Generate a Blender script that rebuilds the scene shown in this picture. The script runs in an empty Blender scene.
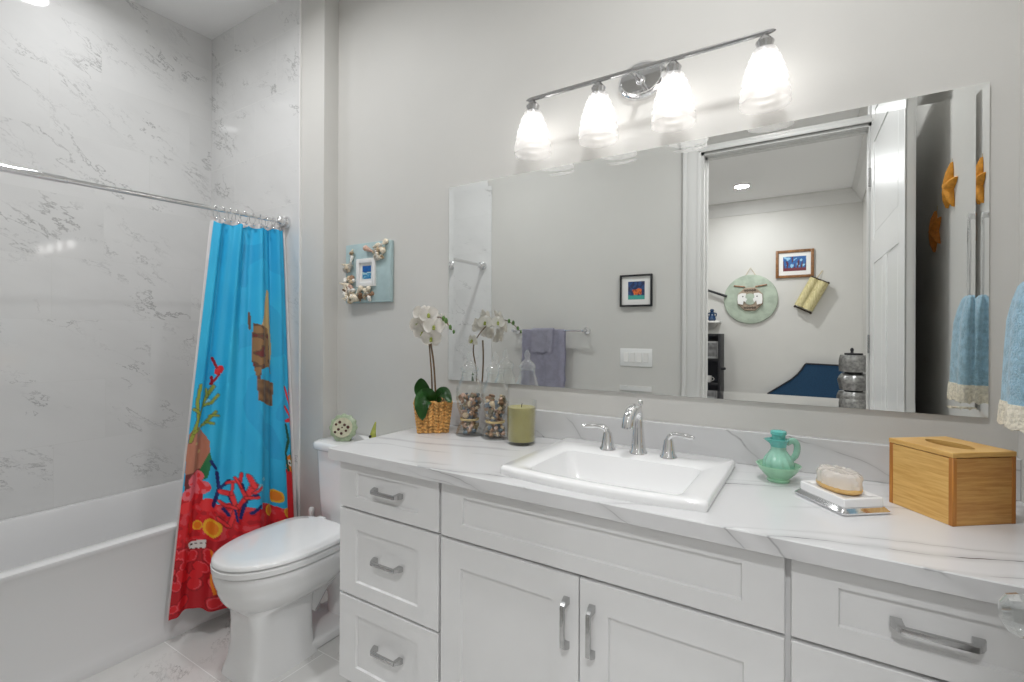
import bpy, bmesh, math, random
from mathutils import Matrix, Vector, noise
PI = math.pi
random.seed(7)
scene = bpy.context.scene
COL = scene.collection

# ---------------------------------------------------------------- camera, world, exposure
cam_d = bpy.data.cameras.new('camera')
cam = bpy.data.objects.new('camera', cam_d); COL.objects.link(cam)
cam_d.sensor_width = 36.0
cam_d.lens = 490.12 / 1024 * 36.0
cam_d.shift_y = -(341.0 - 331.42) / 1024
cam_d.clip_start = 0.02
cam.matrix_world = (Matrix.Translation((0, -1.62, 1.26)) @ Matrix.Rotation(0.5599, 4, 'Z')
                    @ Matrix.Rotation(PI / 2, 4, 'X') @ Matrix.Rotation(0.0043, 4, 'Z'))
scene.camera = cam
w = bpy.data.worlds.new('world'); scene.world = w; w.use_nodes = True
w.node_tree.nodes['Background'].inputs[0].default_value = (0.8, 0.9, 1, 1)
w.node_tree.nodes['Background'].inputs[1].default_value = 0.3
vs = scene.view_settings
vs.view_transform = 'Standard'; vs.look = 'None'; vs.gamma = 1; vs.use_curve_mapping = False
vs.exposure = 0.0
cy = scene.cycles
cy.use_denoising = True
cy.max_bounces = 14; cy.diffuse_bounces = 6; cy.glossy_bounces = 6; cy.transmission_bounces = 8; cy.transparent_max_bounces = 20
cy.sample_clamp_indirect = 6.0
cy.caustics_reflective = True; cy.caustics_refractive = False

CAN_POWER = 9.2        # recessed lamps of the bathroom, including an added one
BULB_STRENGTH = 10.0     # each vanity bulb
BED_POWER = 23.0        # recessed lamps of the bedroom, seen and added

# ---------------------------------------------------------------- node helpers
class S:
    """a node socket with arithmetic"""
    def __init__(s, nt, o): s.nt, s.o = nt, o
    def _m(s, op, *a):
        n = s.nt.nodes.new('ShaderNodeMath'); n.operation = op
        for i, v in enumerate((s,) + a):
            if isinstance(v, S): s.nt.links.new(v.o, n.inputs[i])
            else: n.inputs[i].default_value = v
        return S(s.nt, n.outputs[0])
    def __add__(s, b): return s._m('ADD', b)
    def __sub__(s, b): return s._m('SUBTRACT', b)
    def __mul__(s, b): return s._m('MULTIPLY', b)
    def __truediv__(s, b): return s._m('DIVIDE', b)
    def abs(s): return s._m('ABSOLUTE')
    def floor(s): return s._m('FLOOR')
    def fract(s): return s._m('FRACT')
    def lt(s, b): return s._m('LESS_THAN', b)
    def gt(s, b): return s._m('GREATER_THAN', b)
    def max(s, b): return s._m('MAXIMUM', b)
    def min(s, b): return s._m('MINIMUM', b)
    def pow(s, b): return s._m('POWER', b)
    def step(s, a, b):   # smooth 0..1 between a and b
        n = s.nt.nodes.new('ShaderNodeMapRange'); n.interpolation_type = 'SMOOTHSTEP'
        s.nt.links.new(s.o, n.inputs[0]); n.inputs[1].default_value = a; n.inputs[2].default_value = b
        return S(s.nt, n.outputs[0])

def new_mat(name):
    m = bpy.data.materials.new(name); m.use_nodes = True
    nt = m.node_tree; nt.nodes.clear()
    out = nt.nodes.new('ShaderNodeOutputMaterial')
    return m, nt, out

def pbsdf(nt, out, col=None, rough=.5, metal=0., **kw):
    b = nt.nodes.new('ShaderNodeBsdfPrincipled')
    if col is not None:
        if isinstance(col, S): nt.links.new(col.o, b.inputs['Base Color'])
        else: b.inputs['Base Color'].default_value = (*col, 1)
    if isinstance(rough, S): nt.links.new(rough.o, b.inputs['Roughness'])
    else: b.inputs['Roughness'].default_value = rough
    b.inputs['Metallic'].default_value = metal
    for k, v in kw.items(): b.inputs[k.replace('_', ' ')].default_value = v
    if out: nt.links.new(b.outputs[0], out.inputs[0])
    return b

def coords(nt, kind='Object'):
    t = nt.nodes.new('ShaderNodeTexCoord')
    x = nt.nodes.new('ShaderNodeSeparateXYZ'); nt.links.new(t.outputs[kind], x.inputs[0])
    return [S(nt, x.outputs[i]) for i in range(3)]
def vec(nt, x, y, z=0.):
    n = nt.nodes.new('ShaderNodeCombineXYZ')
    for i, v in enumerate((x, y, z)):
        if isinstance(v, S): nt.links.new(v.o, n.inputs[i])
        else: n.inputs[i].default_value = v
    return S(nt, n.outputs[0])
def noise_n(nt, v, scale, detail=4., rough=.55, dist=0., out=0):
    n = nt.nodes.new('ShaderNodeTexNoise'); nt.links.new(v.o, n.inputs['Vector'])
    n.inputs['Scale'].default_value = scale; n.inputs['Detail'].default_value = detail
    n.inputs['Roughness'].default_value = rough; n.inputs['Distortion'].default_value = dist
    return S(nt, n.outputs[out])
def white_n(nt, v):
    n = nt.nodes.new('ShaderNodeTexWhiteNoise'); n.noise_dimensions = '3D'; nt.links.new(v.o, n.inputs['Vector'])
    return S(nt, n.outputs[0])
def mixc(nt, f, a, b):
    n = nt.nodes.new('ShaderNodeMix'); n.data_type = 'RGBA'
    if isinstance(f, S): nt.links.new(f.o, n.inputs[0])
    else: n.inputs[0].default_value = f
    for i, v in ((6, a), (7, b)):
        if isinstance(v, S): nt.links.new(v.o, n.inputs[i])
        else: n.inputs[i].default_value = (*v, 1)
    return S(nt, n.outputs[2])
def bump(nt, b, h, strength=.3, dist=.01):
    n = nt.nodes.new('ShaderNodeBump'); n.inputs['Strength'].default_value = strength; n.inputs['Distance'].default_value = dist
    nt.links.new(h.o, n.inputs['Height']); nt.links.new(n.outputs[0], b.inputs['Normal'])

def plain(name, col, rough=.5, metal=0., var=0., vscale=8., bmp=0., bscale=60., **kw):
    m, nt, out = new_mat(name)
    x, y, z = coords(nt); v = vec(nt, x, y, z)
    c = col
    if var:
        f = noise_n(nt, v, vscale, 3.)
        c = mixc(nt, f.step(.3, .7), tuple(q * (1 - var) for q in col), tuple(min(1, q * (1 + var)) for q in col))
    b = pbsdf(nt, out, c, rough, metal, **kw)
    if bmp: bump(nt, b, noise_n(nt, v, bscale, 2.), bmp, .004)
    return m

def marble_tile(name, h, v, h0, v0, row_h, col_w, stagger, base=(.735, .735, .73), vein=(.30, .30, .30), rough=.045, grout=(.66, .66, .65), sgn=1):
    """polished marble tile laid in staggered courses; h / v are the axes along and up the courses"""
    m, nt, out = new_mat(name)
    C = coords(nt); H, V = C[h], C[v]
    r = (V - v0) / row_h; row = r.floor()
    cc = (H - h0 - row * (stagger * sgn)) / col_w; colm = cc.floor()
    fr, fc = r.fract(), cc.fract()
    g = ((fr - .5).abs().gt(.5 - .0016 / row_h)).max((fc - .5).abs().gt(.5 - .0016 / col_w))
    rnd = white_n(nt, vec(nt, row, colm, 3.3)) * 40.
    p = vec(nt, H * 1. - V * .5 + rnd, (V + H * .55) * 2.1 + rnd * .37, rnd)
    n1 = noise_n(nt, p, 1.9, 8., .66, .25)
    n2 = noise_n(nt, p, 4.2, 7., .68, .3)
    patch = noise_n(nt, p, 2.0, 2.).step(.46, .66)
    patch2 = noise_n(nt, vec(nt, H * 1.3 - rnd, V - rnd, 2.), 3.1, 2.).step(.48, .62)
    v1 = ((n1 - .5).abs() * 1.0).step(.0, .011)
    v2 = ((n2 - .5).abs() * 1.0).step(.0, .016)
    a = (v1 * -1 + 1.) * patch * .75
    b_ = (v2 * -1 + 1.) * patch2 * patch * .55
    cloud = noise_n(nt, p, 1.6, 4.).step(.35, .8) * .13
    f = (a.max(b_) + cloud).min(1.)
    c = mixc(nt, f, base, vein)
    c = mixc(nt, g, c, grout)
    b = pbsdf(nt, out, c, g * .4 + rough)
    return m

# ---------------------------------------------------------------- mesh helpers
def smooth(me, ang=38):
    me.polygons.foreach_set('use_smooth', [True] * len(me.polygons))
    me.set_sharp_from_angle(angle=math.radians(ang))

ROOT = {}
def obj(name, bm, mat, parent=None, world=False, ang=38, mats=None):
    if world and parent is not None:
        bm.transform(ROOT[parent.name].inverted())
    bmesh.ops.recalc_face_normals(bm, faces=bm.faces)
    me = bpy.data.meshes.new(name); bm.to_mesh(me); bm.free()
    for m in (mats or [mat]): me.materials.append(m)
    smooth(me, ang)
    o = bpy.data.objects.new(name, me); COL.objects.link(o)
    if parent is not None:
        o.parent = parent
        ROOT[o.name] = ROOT[parent.name]
    else:
        ROOT[o.name] = Matrix.Identity(4)
    return o
def tag(o, label, cat, group=None, kind=None):
    o['label'] = label; o['category'] = cat
    if group: o['group'] = group
    if kind: o['kind'] = kind
    return o
def thing(name, label, cat, loc=(0, 0, 0), rotz=0., group=None):
    o = bpy.data.objects.new(name, None); COL.objects.link(o)
    o.empty_display_size = .05
    o.location = loc; o.rotation_euler = (0, 0, rotz)
    ROOT[o.name] = Matrix.Translation(loc) @ Matrix.Rotation(rotz, 4, 'Z')
    return tag(o, label, cat, group)
def struct(o, label=None):
    o['kind'] = 'structure'
    if label: o['label'] = label
    return o
def copy_tree(o, parent=None):
    c = o.copy(); COL.objects.link(c)
    if parent is not None: c.parent = parent
    for ch in list(o.children): copy_tree(ch, c)
    return c

def BM(): return bmesh.new()
def box(bm, x0, x1, y0, y1, z0, z1, bev=0., seg=2, M=None):
    r = bmesh.ops.create_cube(bm, size=1.)
    vs_ = r['verts']
    T = Matrix.Translation(((x0 + x1) / 2, (y0 + y1) / 2, (z0 + z1) / 2)) @ Matrix.Diagonal((x1 - x0, y1 - y0, z1 - z0, 1))
    bmesh.ops.transform(bm, matrix=T, verts=vs_)
    allv = list(vs_)
    if bev > 0:
        es = list({e for v in vs_ for e in v.link_edges})
        res = bmesh.ops.bevel(bm, geom=es, offset=bev, segments=seg, profile=.5, affect='EDGES')
        allv = list({v for f in res['faces'] for v in f.verts} | {v for v in vs_ if v.is_valid})
    if M is not None: bmesh.ops.transform(bm, matrix=M, verts=allv)
    return bm
def rings(bm, R, cap0=True, cap1=True, closed=True):
    """skin a list of rings (each a list of points)"""
    V = [[bm.verts.new(p) for p in r] for r in R]
    n = len(R[0])
    for a, b in zip(V[:-1], V[1:]):
        for i in range(n if closed else n - 1):
            j = (i + 1) % n
            try: bm.faces.new((a[i], a[j], b[j], b[i]))
            except ValueError: pass
    if closed and cap0: bm.faces.new(V[0][::-1])
    if closed and cap1: bm.faces.new(V[-1])
    return V
def lathe(bm, prof, c=(0, 0, 0), seg=32, M=None, cap0=True, cap1=True, fx=1., fy=1.):
    R = []
    for r, z in prof:
        ring = []
        for i in range(seg):
            a = 2 * PI * i / seg
            p = Vector((r * fx * math.cos(a), r * fy * math.sin(a), z))
            if M is not None: p = M @ p
            ring.append(p + Vector(c))
        R.append(ring)
    rings(bm, R, cap0, cap1)
    return bm
def frames(pts):
    pts = [Vector(p) for p in pts]; out = []
    t0 = (pts[1] - pts[0]).normalized()
    up = Vector((0, 0, 1)) if abs(t0.z) < .9 else Vector((1, 0, 0))
    nrm = t0.cross(up).normalized()
    for i, p in enumerate(pts):
        t = (pts[min(i + 1, len(pts) - 1)] - pts[max(i - 1, 0)]).normalized()
        nrm = (nrm - t * nrm.dot(t)).normalized()
        out.append((p, t, nrm, t.cross(nrm)))
    return out
def tube(bm, pts, r, seg=10, closed=False, flat=1.):
    fr = frames(pts)
    R = []
    for i, (p, t, n, b) in enumerate(fr):
        rr = r[i] if isinstance(r, (list, tuple)) else r
        R.append([p + n * (rr * math.cos(2 * PI * k / seg)) + b * (rr * flat * math.sin(2 * PI * k / seg)) for k in range(seg)])
    rings(bm, R)
    return bm
def spline(P, n=24):
    P = [Vector(p) for p in P]; out = []
    Q = [P[0] * 2 - P[1]] + P + [P[-1] * 2 - P[-2]]
    m = len(P) - 1
    for i in range(n + 1):
        s = i / n * m; k = min(int(s), m - 1); t = s - k
        a, b, c, d = Q[k:k + 4]
        out.append(.5 * ((2 * b) + (c - a) * t + (2 * a - 5 * b + 4 * c - d) * t * t + (3 * b - 3 * c + d - a) * t ** 3))
    return out
def sphere(bm, c, r, seg=16, sx=1., sy=1., sz=1., M=None):
    res = bmesh.ops.create_uvsphere(bm, u_segments=seg, v_segments=max(6, seg // 2), radius=r)
    T = Matrix.Translation(c) @ (M or Matrix.Identity(4)) @ Matrix.Diagonal((sx, sy, sz, 1))
    bmesh.ops.transform(bm, matrix=T, verts=res['verts'])
    return bm
def torus(bm, c, R_, r, M=None, seg=24, ss=8):
    M = M or Matrix.Identity(4); c = Vector(c)
    rows = []
    for i in range(seg):
        a = 2 * PI * i / seg
        rows.append([c + (M @ Vector(((R_ + r * math.cos(2 * PI * k / ss)) * math.cos(a), (R_ + r * math.cos(2 * PI * k / ss)) * math.sin(a), r * math.sin(2 * PI * k / ss)))) for k in range(ss)])
    V = [[bm.verts.new(p) for p in q] for q in rows]
    for i in range(seg):
        for k in range(ss):
            bm.faces.new((V[i][k], V[(i + 1) % seg][k], V[(i + 1) % seg][(k + 1) % ss], V[i][(k + 1) % ss]))
    return bm
def rrect(x0, x1, y0, y1, r, z, n=8, bow=0.):
    """rounded rectangle ring, counter-clockwise; bow pushes the y0 side outwards"""
    P = []
    for cx, cy_, a0 in ((x1 - r, y1 - r, 0), (x0 + r, y1 - r, PI / 2), (x0 + r, y0 + r, PI), (x1 - r, y0 + r, 1.5 * PI)):
        for i in range(n + 1):
            a = a0 + PI / 2 * i / n
            P.append([cx + r * math.cos(a), cy_ + r * math.sin(a)])
        # straight stretch to the next corner gets extra points
        nx = {0: (x0 + r, y1), 1: (x0, y0 + r), 2: (x1 - r, y0), 3: (x1, y1 - r)}[[0, PI / 2, PI, 1.5 * PI].index(a0)]
        for i in range(1, 8):
            t = i / 8; q = P[-1] if i == 1 else q
            P.append([q[0] + (nx[0] - q[0]) * t, q[1] + (nx[1] - q[1]) * t])
    xm, hw = (x0 + x1) / 2, (x1 - x0) / 2
    for p in P:
        if bow and p[1] < (y0 + y1) / 2:
            p[1] -= bow * max(0, 1 - ((p[0] - xm) / hw) ** 2) * min(1., ((y0 + y1) / 2 - p[1]) / ((y1 - y0) / 2))
    return [(p[0], p[1], z) for p in P]
def painted(name, grid, colf, mat, parent=None, world=False, closed=False):
    """grid[j][i] = (point, (s, t)); colf(s, t) gives the printed colour"""
    bm = BM(); lay = bm.verts.layers.float_color.new('Col')
    V = []
    for row in grid:
        r = []
        for p, st in row:
            v = bm.verts.new(p); v[lay] = (*colf(*st), 1.); r.append(v)
        V.append(r)
    for a, b in zip(V[:-1], V[1:]):
        for i in range(len(a) - 1): bm.faces.new((a[i], a[i + 1], b[i + 1], b[i]))
    return obj(name, bm, mat, parent, world, ang=80)
def srgb(r, g, b):
    f = lambda c: (c / 255 / 12.92) if c / 255 < .04045 else ((c / 255 + .055) / 1.055) ** 2.4
    return (f(r), f(g), f(b))

# ---------------------------------------------------------------- materials
WALL = plain('wall_paint', (.612, .602, .575), .6, var=.012, vscale=3., bmp=.05, bscale=220.)
CEIL = plain('ceiling_paint', (.88, .88, .88), .8)
TRIM = plain('trim_paint', (.80, .80, .79), .3)
CASING = plain('casing_paint', (.66, .655, .64), .45)
CAB = plain('cabinet_paint', (.74, .74, .74), .32, var=.01)
PORC = plain('porcelain', (.80, .80, .80), .07, Coat_Weight=.4)
TUBM = plain('tub_acrylic', (.78, .78, .785), .16, Coat_Weight=.3)
CHROME = plain('chrome', (.80, .80, .81), .06, 1.)
NICKEL = plain('brushed_nickel', (.50, .50, .50), .24, 1., var=.05, vscale=90.)
BLACK = plain('black_paint', (.010, .010, .013), .5)
TILE_L = marble_tile('marble_wall_tile', 1, 2, -.80, .4105, .30, .61, .20)
TILE_E = marble_tile('marble_end_tile', 0, 2, -2.612, .4105, .30, .61, .20)
TILE_F = marble_tile('marble_floor_tile', 0, 1, -2.245, -.685, .30, .61, .20, base=(.70, .695, .68), vein=(.22, .215, .21), rough=.2, grout=(.8, .8, .79))

def mirror_mat():
    m, nt, out = new_mat('silvered_glass')
    g = nt.nodes.new('ShaderNodeBsdfGlossy'); g.inputs['Color'].default_value = (.90, .915, .905, 1); g.inputs['Roughness'].default_value = 0.
    nt.links.new(g.outputs[0], out.inputs[0]); return m
MIRROR = mirror_mat()
def glass_mat(name, tint=(1, 1, 1), refl=.9, body=0., bodycol=(1, 1, 1), blend=.25):
    """thin clear glass: transparent, with a fresnel sheen and an optional milky body"""
    m, nt, out = new_mat(name)
    tr = nt.nodes.new('ShaderNodeBsdfTransparent'); tr.inputs[0].default_value = (*tint, 1)
    gl = nt.nodes.new('ShaderNodeBsdfGlossy'); gl.inputs['Roughness'].default_value = .03; gl.inputs['Color'].default_value = (refl, refl, refl, 1)
    lw = nt.nodes.new('ShaderNodeLayerWeight'); lw.inputs[0].default_value = .5
    fac = S(nt, lw.outputs['Facing']).pow(1. / blend) * .75 + .035
    base = tr.outputs[0]
    if body:
        d = nt.nodes.new('ShaderNodeBsdfDiffuse'); d.inputs[0].default_value = (*bodycol, 1)
        t2 = nt.nodes.new('ShaderNodeBsdfTranslucent'); t2.inputs[0].default_value = (*bodycol, 1)
        ad = nt.nodes.new('ShaderNodeMixShader'); ad.inputs[0].default_value = .6
        nt.links.new(d.outputs[0], ad.inputs[1]); nt.links.new(t2.outputs[0], ad.inputs[2])
        mx = nt.nodes.new('ShaderNodeMixShader'); mx.inputs[0].default_value = body
        nt.links.new(tr.outputs[0], mx.inputs[1]); nt.links.new(ad.outputs[0], mx.inputs[2]); base = mx.outputs[0]
    mix = nt.nodes.new('ShaderNodeMixShader')
    nt.links.new(fac.o, mix.inputs[0]); nt.links.new(base, mix.inputs[1]); nt.links.new(gl.outputs[0], mix.inputs[2])
    nt.links.new(mix.outputs[0], out.inputs[0]); return m
GLASS = glass_mat('clear_glass', (.985, .99, .985), blend=.38)
LIDG = glass_mat('cut_glass', (.97, .975, .97), body=.10, bodycol=(.95, .95, .95), blend=.55)
KNOBG = glass_mat('knob_glass', (.93, .95, .95), blend=.8)
SHADE = glass_mat('ribbed_glass', (1, .99, .985), body=.30, bodycol=(1, .985, .975), blend=.2)
PLASTIC = glass_mat('clear_plastic', (.97, .97, .97), body=.78, bodycol=(.93, .93, .93), blend=.45)
def emit_mat(name, col, s):
    m, nt, out = new_mat(name)
    e = nt.nodes.new('ShaderNodeEmission'); e.inputs[0].default_value = (*col, 1); e.inputs[1].default_value = s
    nt.links.new(e.outputs[0], out.inputs[0]); return m
BULB = emit_mat('bulb_glow', (1, .985, .965), BULB_STRENGTH)
LED = emit_mat('lamp_lens', (1, .99, .98), 4.)
def attr_mat(name, rough=.6, transl=0., bmp=0.):
    m, nt, out = new_mat(name)
    a = nt.nodes.new('ShaderNodeAttribute'); a.attribute_name = 'Col'
    b = pbsdf(nt, None if transl else out, S(nt, a.outputs[0]), rough)
    if bmp:
        x, y, z = coords(nt); bump(nt, b, noise_n(nt, vec(nt, x, y, z), 300., 2.), bmp, .002)
    if transl:
        t = nt.nodes.new('ShaderNodeBsdfTranslucent'); nt.links.new(a.outputs[0], t.inputs[0])
        mx = nt.nodes.new('ShaderNodeMixShader'); mx.inputs[0].default_value = transl
        nt.links.new(b.outputs[0], mx.inputs[1]); nt.links.new(t.outputs[0], mx.inputs[2]); nt.links.new(mx.outputs[0], out.inputs[0])
    return m
PRINT = attr_mat('printed_paper', .35)
CLOTHP = attr_mat('printed_polyester', .55, .08)

def quartz_mat():
    m, nt, out = new_mat('veined_quartz')
    x, y, z = coords(nt)
    # slow warp bends long veins that run along the slab and fan towards its left end
    wx = noise_n(nt, vec(nt, x * .7, y * 1.2, z), 1.3, 2., .5) - .5
    w2 = noise_n(nt, vec(nt, x, y, z), 7., 3., .6) - .5
    t = y * 1. - x * .30 - z * .8 + wx * .55 + w2 * .035
    def veins(freq, phase, wid, soft):
        d = ((t * freq + phase).fract() - .5).abs()
        return d.step(0., wid) * -1 + 1., d.step(0., soft) * -1 + 1.
    v1, h1 = veins(4.2, .12, .010, .10)
    v2, h2 = veins(8.9, .55, .016, .12)
    gate = noise_n(nt, vec(nt, x * 1.4, y * 2.2, z + 3.), 2.2, 2.).step(.44, .58)
    dark = noise_n(nt, vec(nt, x, y, z), 11., 3.).step(.50, .68)
    gap = noise_n(nt, vec(nt, x * 2., y * 2., z + 7.), 4., 2.).step(.36, .5)
    f = (v1 * gap * (dark * .95 + .34) + h1 * .17 * gate + v2 * gate * gap * .36 + h2 * gate * .10).min(1.)
    c = mixc(nt, f, (.625, .625, .63), (.05, .05, .055))
    pbsdf(nt, out, c, .14)
    return m
QUARTZ = quartz_mat()
def wood_mat(name, a, b, ax=0, scale=(2., 60., 60.), rough=.4):
    m, nt, out = new_mat(name)
    C = coords(nt)
    v = vec(nt, C[0] * scale[0], C[1] * scale[1], C[2] * scale[2])
    f = noise_n(nt, v, 1., 4., .6, .2)
    pbsdf(nt, out, mixc(nt, f.step(.3, .7), a, b), rough)
    return m
BAM_F = wood_mat('bamboo_light', srgb(222, 180, 108), srgb(202, 154, 82), scale=(12., 12., 150.))
BAM_D = wood_mat('bamboo_dark', srgb(190, 126, 52), srgb(166, 104, 40), scale=(200., 200., 8.))
BAM_S = wood_mat('bamboo_amber', srgb(204, 156, 88), srgb(178, 124, 62), scale=(10., 10., 150.))
OAK = wood_mat('oak_frame', srgb(150, 104, 62), srgb(112, 76, 44), scale=(30., 30., 30.))
DARKWOOD = wood_mat('dark_wood', (.05, .03, .02), (.03, .02, .015), scale=(20., 20., 3.))
TOWEL_L = plain('lavender_terry', srgb(192, 190, 208), .95, var=.08, vscale=30., bmp=.8, bscale=420., Sheen_Weight=.4)
TOWEL_L2 = plain('lavender_terry_washcloth', srgb(198, 196, 212), .95, var=.08, vscale=30., bmp=.8, bscale=420., Sheen_Weight=.4)
TOWEL_B = plain('blue_terry', srgb(150, 188, 208), .95, var=.16, vscale=60., bmp=1., bscale=260., Sheen_Weight=.4)
LACE = plain('cream_lace', srgb(226, 220, 204), .9, var=.16, vscale=120., bmp=1., bscale=160.)
PETAL = plain('orchid_petal', (.86, .83, .78), .5, var=.04, vscale=40., Subsurface_Weight=.15, Subsurface_Radius=(.01, .01, .008))
LEAF = plain('orchid_leaf', srgb(44, 92, 36), .3, var=.25, vscale=25.)
STEM = plain('orchid_stem', srgb(110, 88, 62), .6, var=.2, vscale=60.)
BUDM = plain('orchid_bud', srgb(86, 122, 58), .5, var=.2, vscale=60.)
WICKER = plain('water_hyacinth', srgb(200, 152, 88), .75, var=.45, vscale=95.)
WAXM = plain('green_wax', srgb(160, 152, 92), .4, var=.05, vscale=20., Subsurface_Weight=.2, Subsurface_Radius=(.02, .02, .01))
MINT = plain('mint_glaze', srgb(142, 192, 172), .12, var=.1, vscale=40., Coat_Weight=.6)
TURQ = plain('turquoise_glaze', srgb(92, 178, 170), .12, var=.1, vscale=40., Coat_Weight=.6)
JADE = plain('jade_glass', srgb(150, 202, 168), .1, var=.06, vscale=40., Coat_Weight=.6)
SOAPM = plain('amber_soap', srgb(214, 176, 112), .35, Subsurface_Weight=.3, Subsurface_Radius=(.01, .008, .004))
FRAMEB = plain('pale_aqua_board', srgb(172, 194, 196), .55, var=.04, vscale=30.)
WHITEP = plain('white_paint', (.80, .79, .77), .45)
SHELLM = [plain('shell_' + n, srgb(*c), .45, var=.2, vscale=200.) for n, c in (('cream', (226, 214, 192)), ('sand', (204, 182, 150)), ('pink', (206, 170, 152)), ('white', (232, 228, 220)), ('brown', (150, 116, 88)), ('slate', (96, 110, 122)), ('teal', (70, 130, 160)), ('olive', (112, 100, 74)))]
CORD = plain('natural_cord', srgb(196, 176, 132), .9)
STARM = plain('starfish_orange', srgb(206, 140, 44), .85, var=.16, vscale=60., bmp=.6, bscale=200.)
STARM_SHADED = plain('starfish_shaded', srgb(190, 116, 40), .85, var=.16, vscale=60., bmp=.6, bscale=200.)  # darker copy of the orange: shade behind the door put into the colour
NAVY = plain('navy_fabric', srgb(26, 62, 92), .9, var=.12, vscale=90., bmp=.4, bscale=300.)
SILVER = plain('hammered_silver', (.42, .42, .42), .3, 1., var=.3, vscale=30., bmp=.5, bscale=60.)
PARCH = wood_mat('reed_scroll', srgb(216, 206, 160), srgb(176, 164, 112), scale=(120., 120., 6.))
VERD = plain('verdigris', srgb(168, 180, 164), .6, var=.14, vscale=9., bmp=.3, bscale=40.)
FLOORB = wood_mat('bedroom_floor', (.34, .32, .31), (.28, .265, .255), scale=(3., 20., 1.))

# ================================================================= ROOM SHELL
LX, EY, TX, BX = -3.09, -.09, -2.235, -2.05   # tiled long wall, tiled end wall, tile edge, wall corner
FY, RX, CZ = -1.68, .40, 3.0                  # doorway wall, right wall, ceiling
b = BM(); box(b, -3.2, .55, -1.74, .1, -.1, 0); struct(obj('floor', b, TILE_F))
b = BM(); box(b, -3.2, .6, -1.80, .1, CZ, CZ + .1); struct(obj('ceiling', b, CEIL))
b = BM(); box(b, BX, .5, 0, .12, 0, CZ); struct(obj('wall_back', b, WALL))
b = BM(); box(b, -3.2, BX, EY + .006, .12, 0, CZ, .004); struct(obj('wall_alcove', b, WALL))
b = BM(); box(b, LX - .01, TX, EY, EY + .02, .3, CZ); struct(obj('wall_alcove_tile', b, TILE_E))
b = BM(); box(b, TX, TX + .008, EY - .002, EY + .02, 0, CZ); struct(obj('trim_1', b, WHITEP), 'narrow white edge strip where the marble tile stops')
b = BM(); box(b, -3.2, LX, -1.80, .1, 0, CZ); struct(obj('wall_left', b, TILE_L))
b = BM(); box(b, LX - .01, -2.257, FY - .01, FY + .008, .3, CZ); struct(obj('wall_front_tile', b, TILE_E))
b = BM(); box(b, -3.2, -.64, FY - .12, FY, 0, CZ); box(b, .236, .5, FY - .12, FY, 0, CZ); box(b, -.64, .236, FY - .12, FY, 2.40, CZ); struct(obj('wall_front', b, WALL))
b = BM(); box(b, RX, .5, FY, 0, 0, CZ); struct(obj('wall_right', b, WALL))
b = BM(); box(b, BX + .002, -1.372, -.014, 0, 0, .13, .004); struct(obj('baseboard_back', b, TRIM))
b = BM(); box(b, TX + .01, BX - .001, EY - .008, EY + .006, 0, .13, .003); struct(obj('baseboard_alcove', b, TRIM))
b = BM(); box(b, -2.25, -.76, FY, FY + .014, 0, .13, .004); struct(obj('baseboard_front', b, TRIM))
# bedroom beyond the doorway
BY, BRX, BLX = -5.62, .44, -3.2
b = BM(); box(b, BLX, .6, BY - .1, -1.74, -.1, 0); struct(obj('floor_bedroom', b, FLOORB))
b = BM(); box(b, BLX, .6, BY - .1, -1.80, CZ, CZ + .1); struct(obj('ceiling_bedroom', b, CEIL))
b = BM(); box(b, BLX, .6, BY - .1, BY, 0, CZ); struct(obj('wall_bedroom_back', b, WALL))
b = BM(); box(b, BRX, .6, BY, -1.80, 0, CZ); struct(obj('wall_bedroom_right', b, WALL))
b = BM(); box(b, BLX - .1, BLX, BY, -1.80, 0, CZ); struct(obj('wall_bedroom_left', b, WALL))
def crown(bm, p0, p1, inx, iny):
    prof = [(0, 0), (0, -.16), (.012, -.16), (.02, -.145), (.03, -.13), (.075, -.06), (.10, -.035), (.115, -.02), (.115, 0)]
    R = [[(p[0] + inx * a, p[1] + iny * a, CZ + z) for a, z in prof] for p in (p0, p1)]
    rings(bm, R)
b = BM(); crown(b, (BLX, BY), (BRX, BY), 0, 1); crown(b, (BRX, BY), (BRX, -1.80), -1, 0); crown(b, (BLX, BY), (BLX, -1.80), 1, 0)
struct(obj('trim_2', b, CASING, ang=10), 'stepped white crown molding round the bedroom ceiling')
# door casing and jamb
b = BM()
def casing(bm, x0, x1, z0, z1):
    box(bm, x0, x1, FY, FY + .016, z0, z1, .003)
for (x0, x1) in ((-.75, -.64), (.236, .346)):
    casing(b, x0, x1, 0, 2.50 if x0 < 0 else 2.50)
    inner = x1 if x0 < 0 else x0; s_ = -1 if x0 < 0 else 1
    box(b, min(inner, inner + s_ * .022), max(inner, inner + s_ * .022), FY, FY + .022, 0, 2.41, .003)
    box(b, min(x0 if s_ < 0 else x1, (x0 if s_ < 0 else x1) - s_ * .026), max(x0 if s_ < 0 else x1, (x0 if s_ < 0 else x1) - s_ * .026), FY, FY + .026, 0, 2.50, .004)
casing(b, -.64, .236, 2.40, 2.50)
box(b, -.75, .346, FY, FY + .026, 2.476, 2.502, .004); box(b, -.66, .256, FY, FY + .022, 2.40, 2.42, .003)
box(b, -.64, -.624, FY - .12, FY + .004, 0, 2.40); box(b, .224, .236, FY - .12, FY + .004, 0, 2.40); box(b, -.64, .236, FY - .12, FY + .004, 2.384, 2.40)
box(b, -.624, -.612, FY - .08, FY - .045, 0, 2.384); box(b, -.624, .224, FY - .08, FY - .045, 2.37, 2.384)
struct(obj('trim_3', b, CASING), 'white molded casing and jamb round the doorway')

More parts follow.
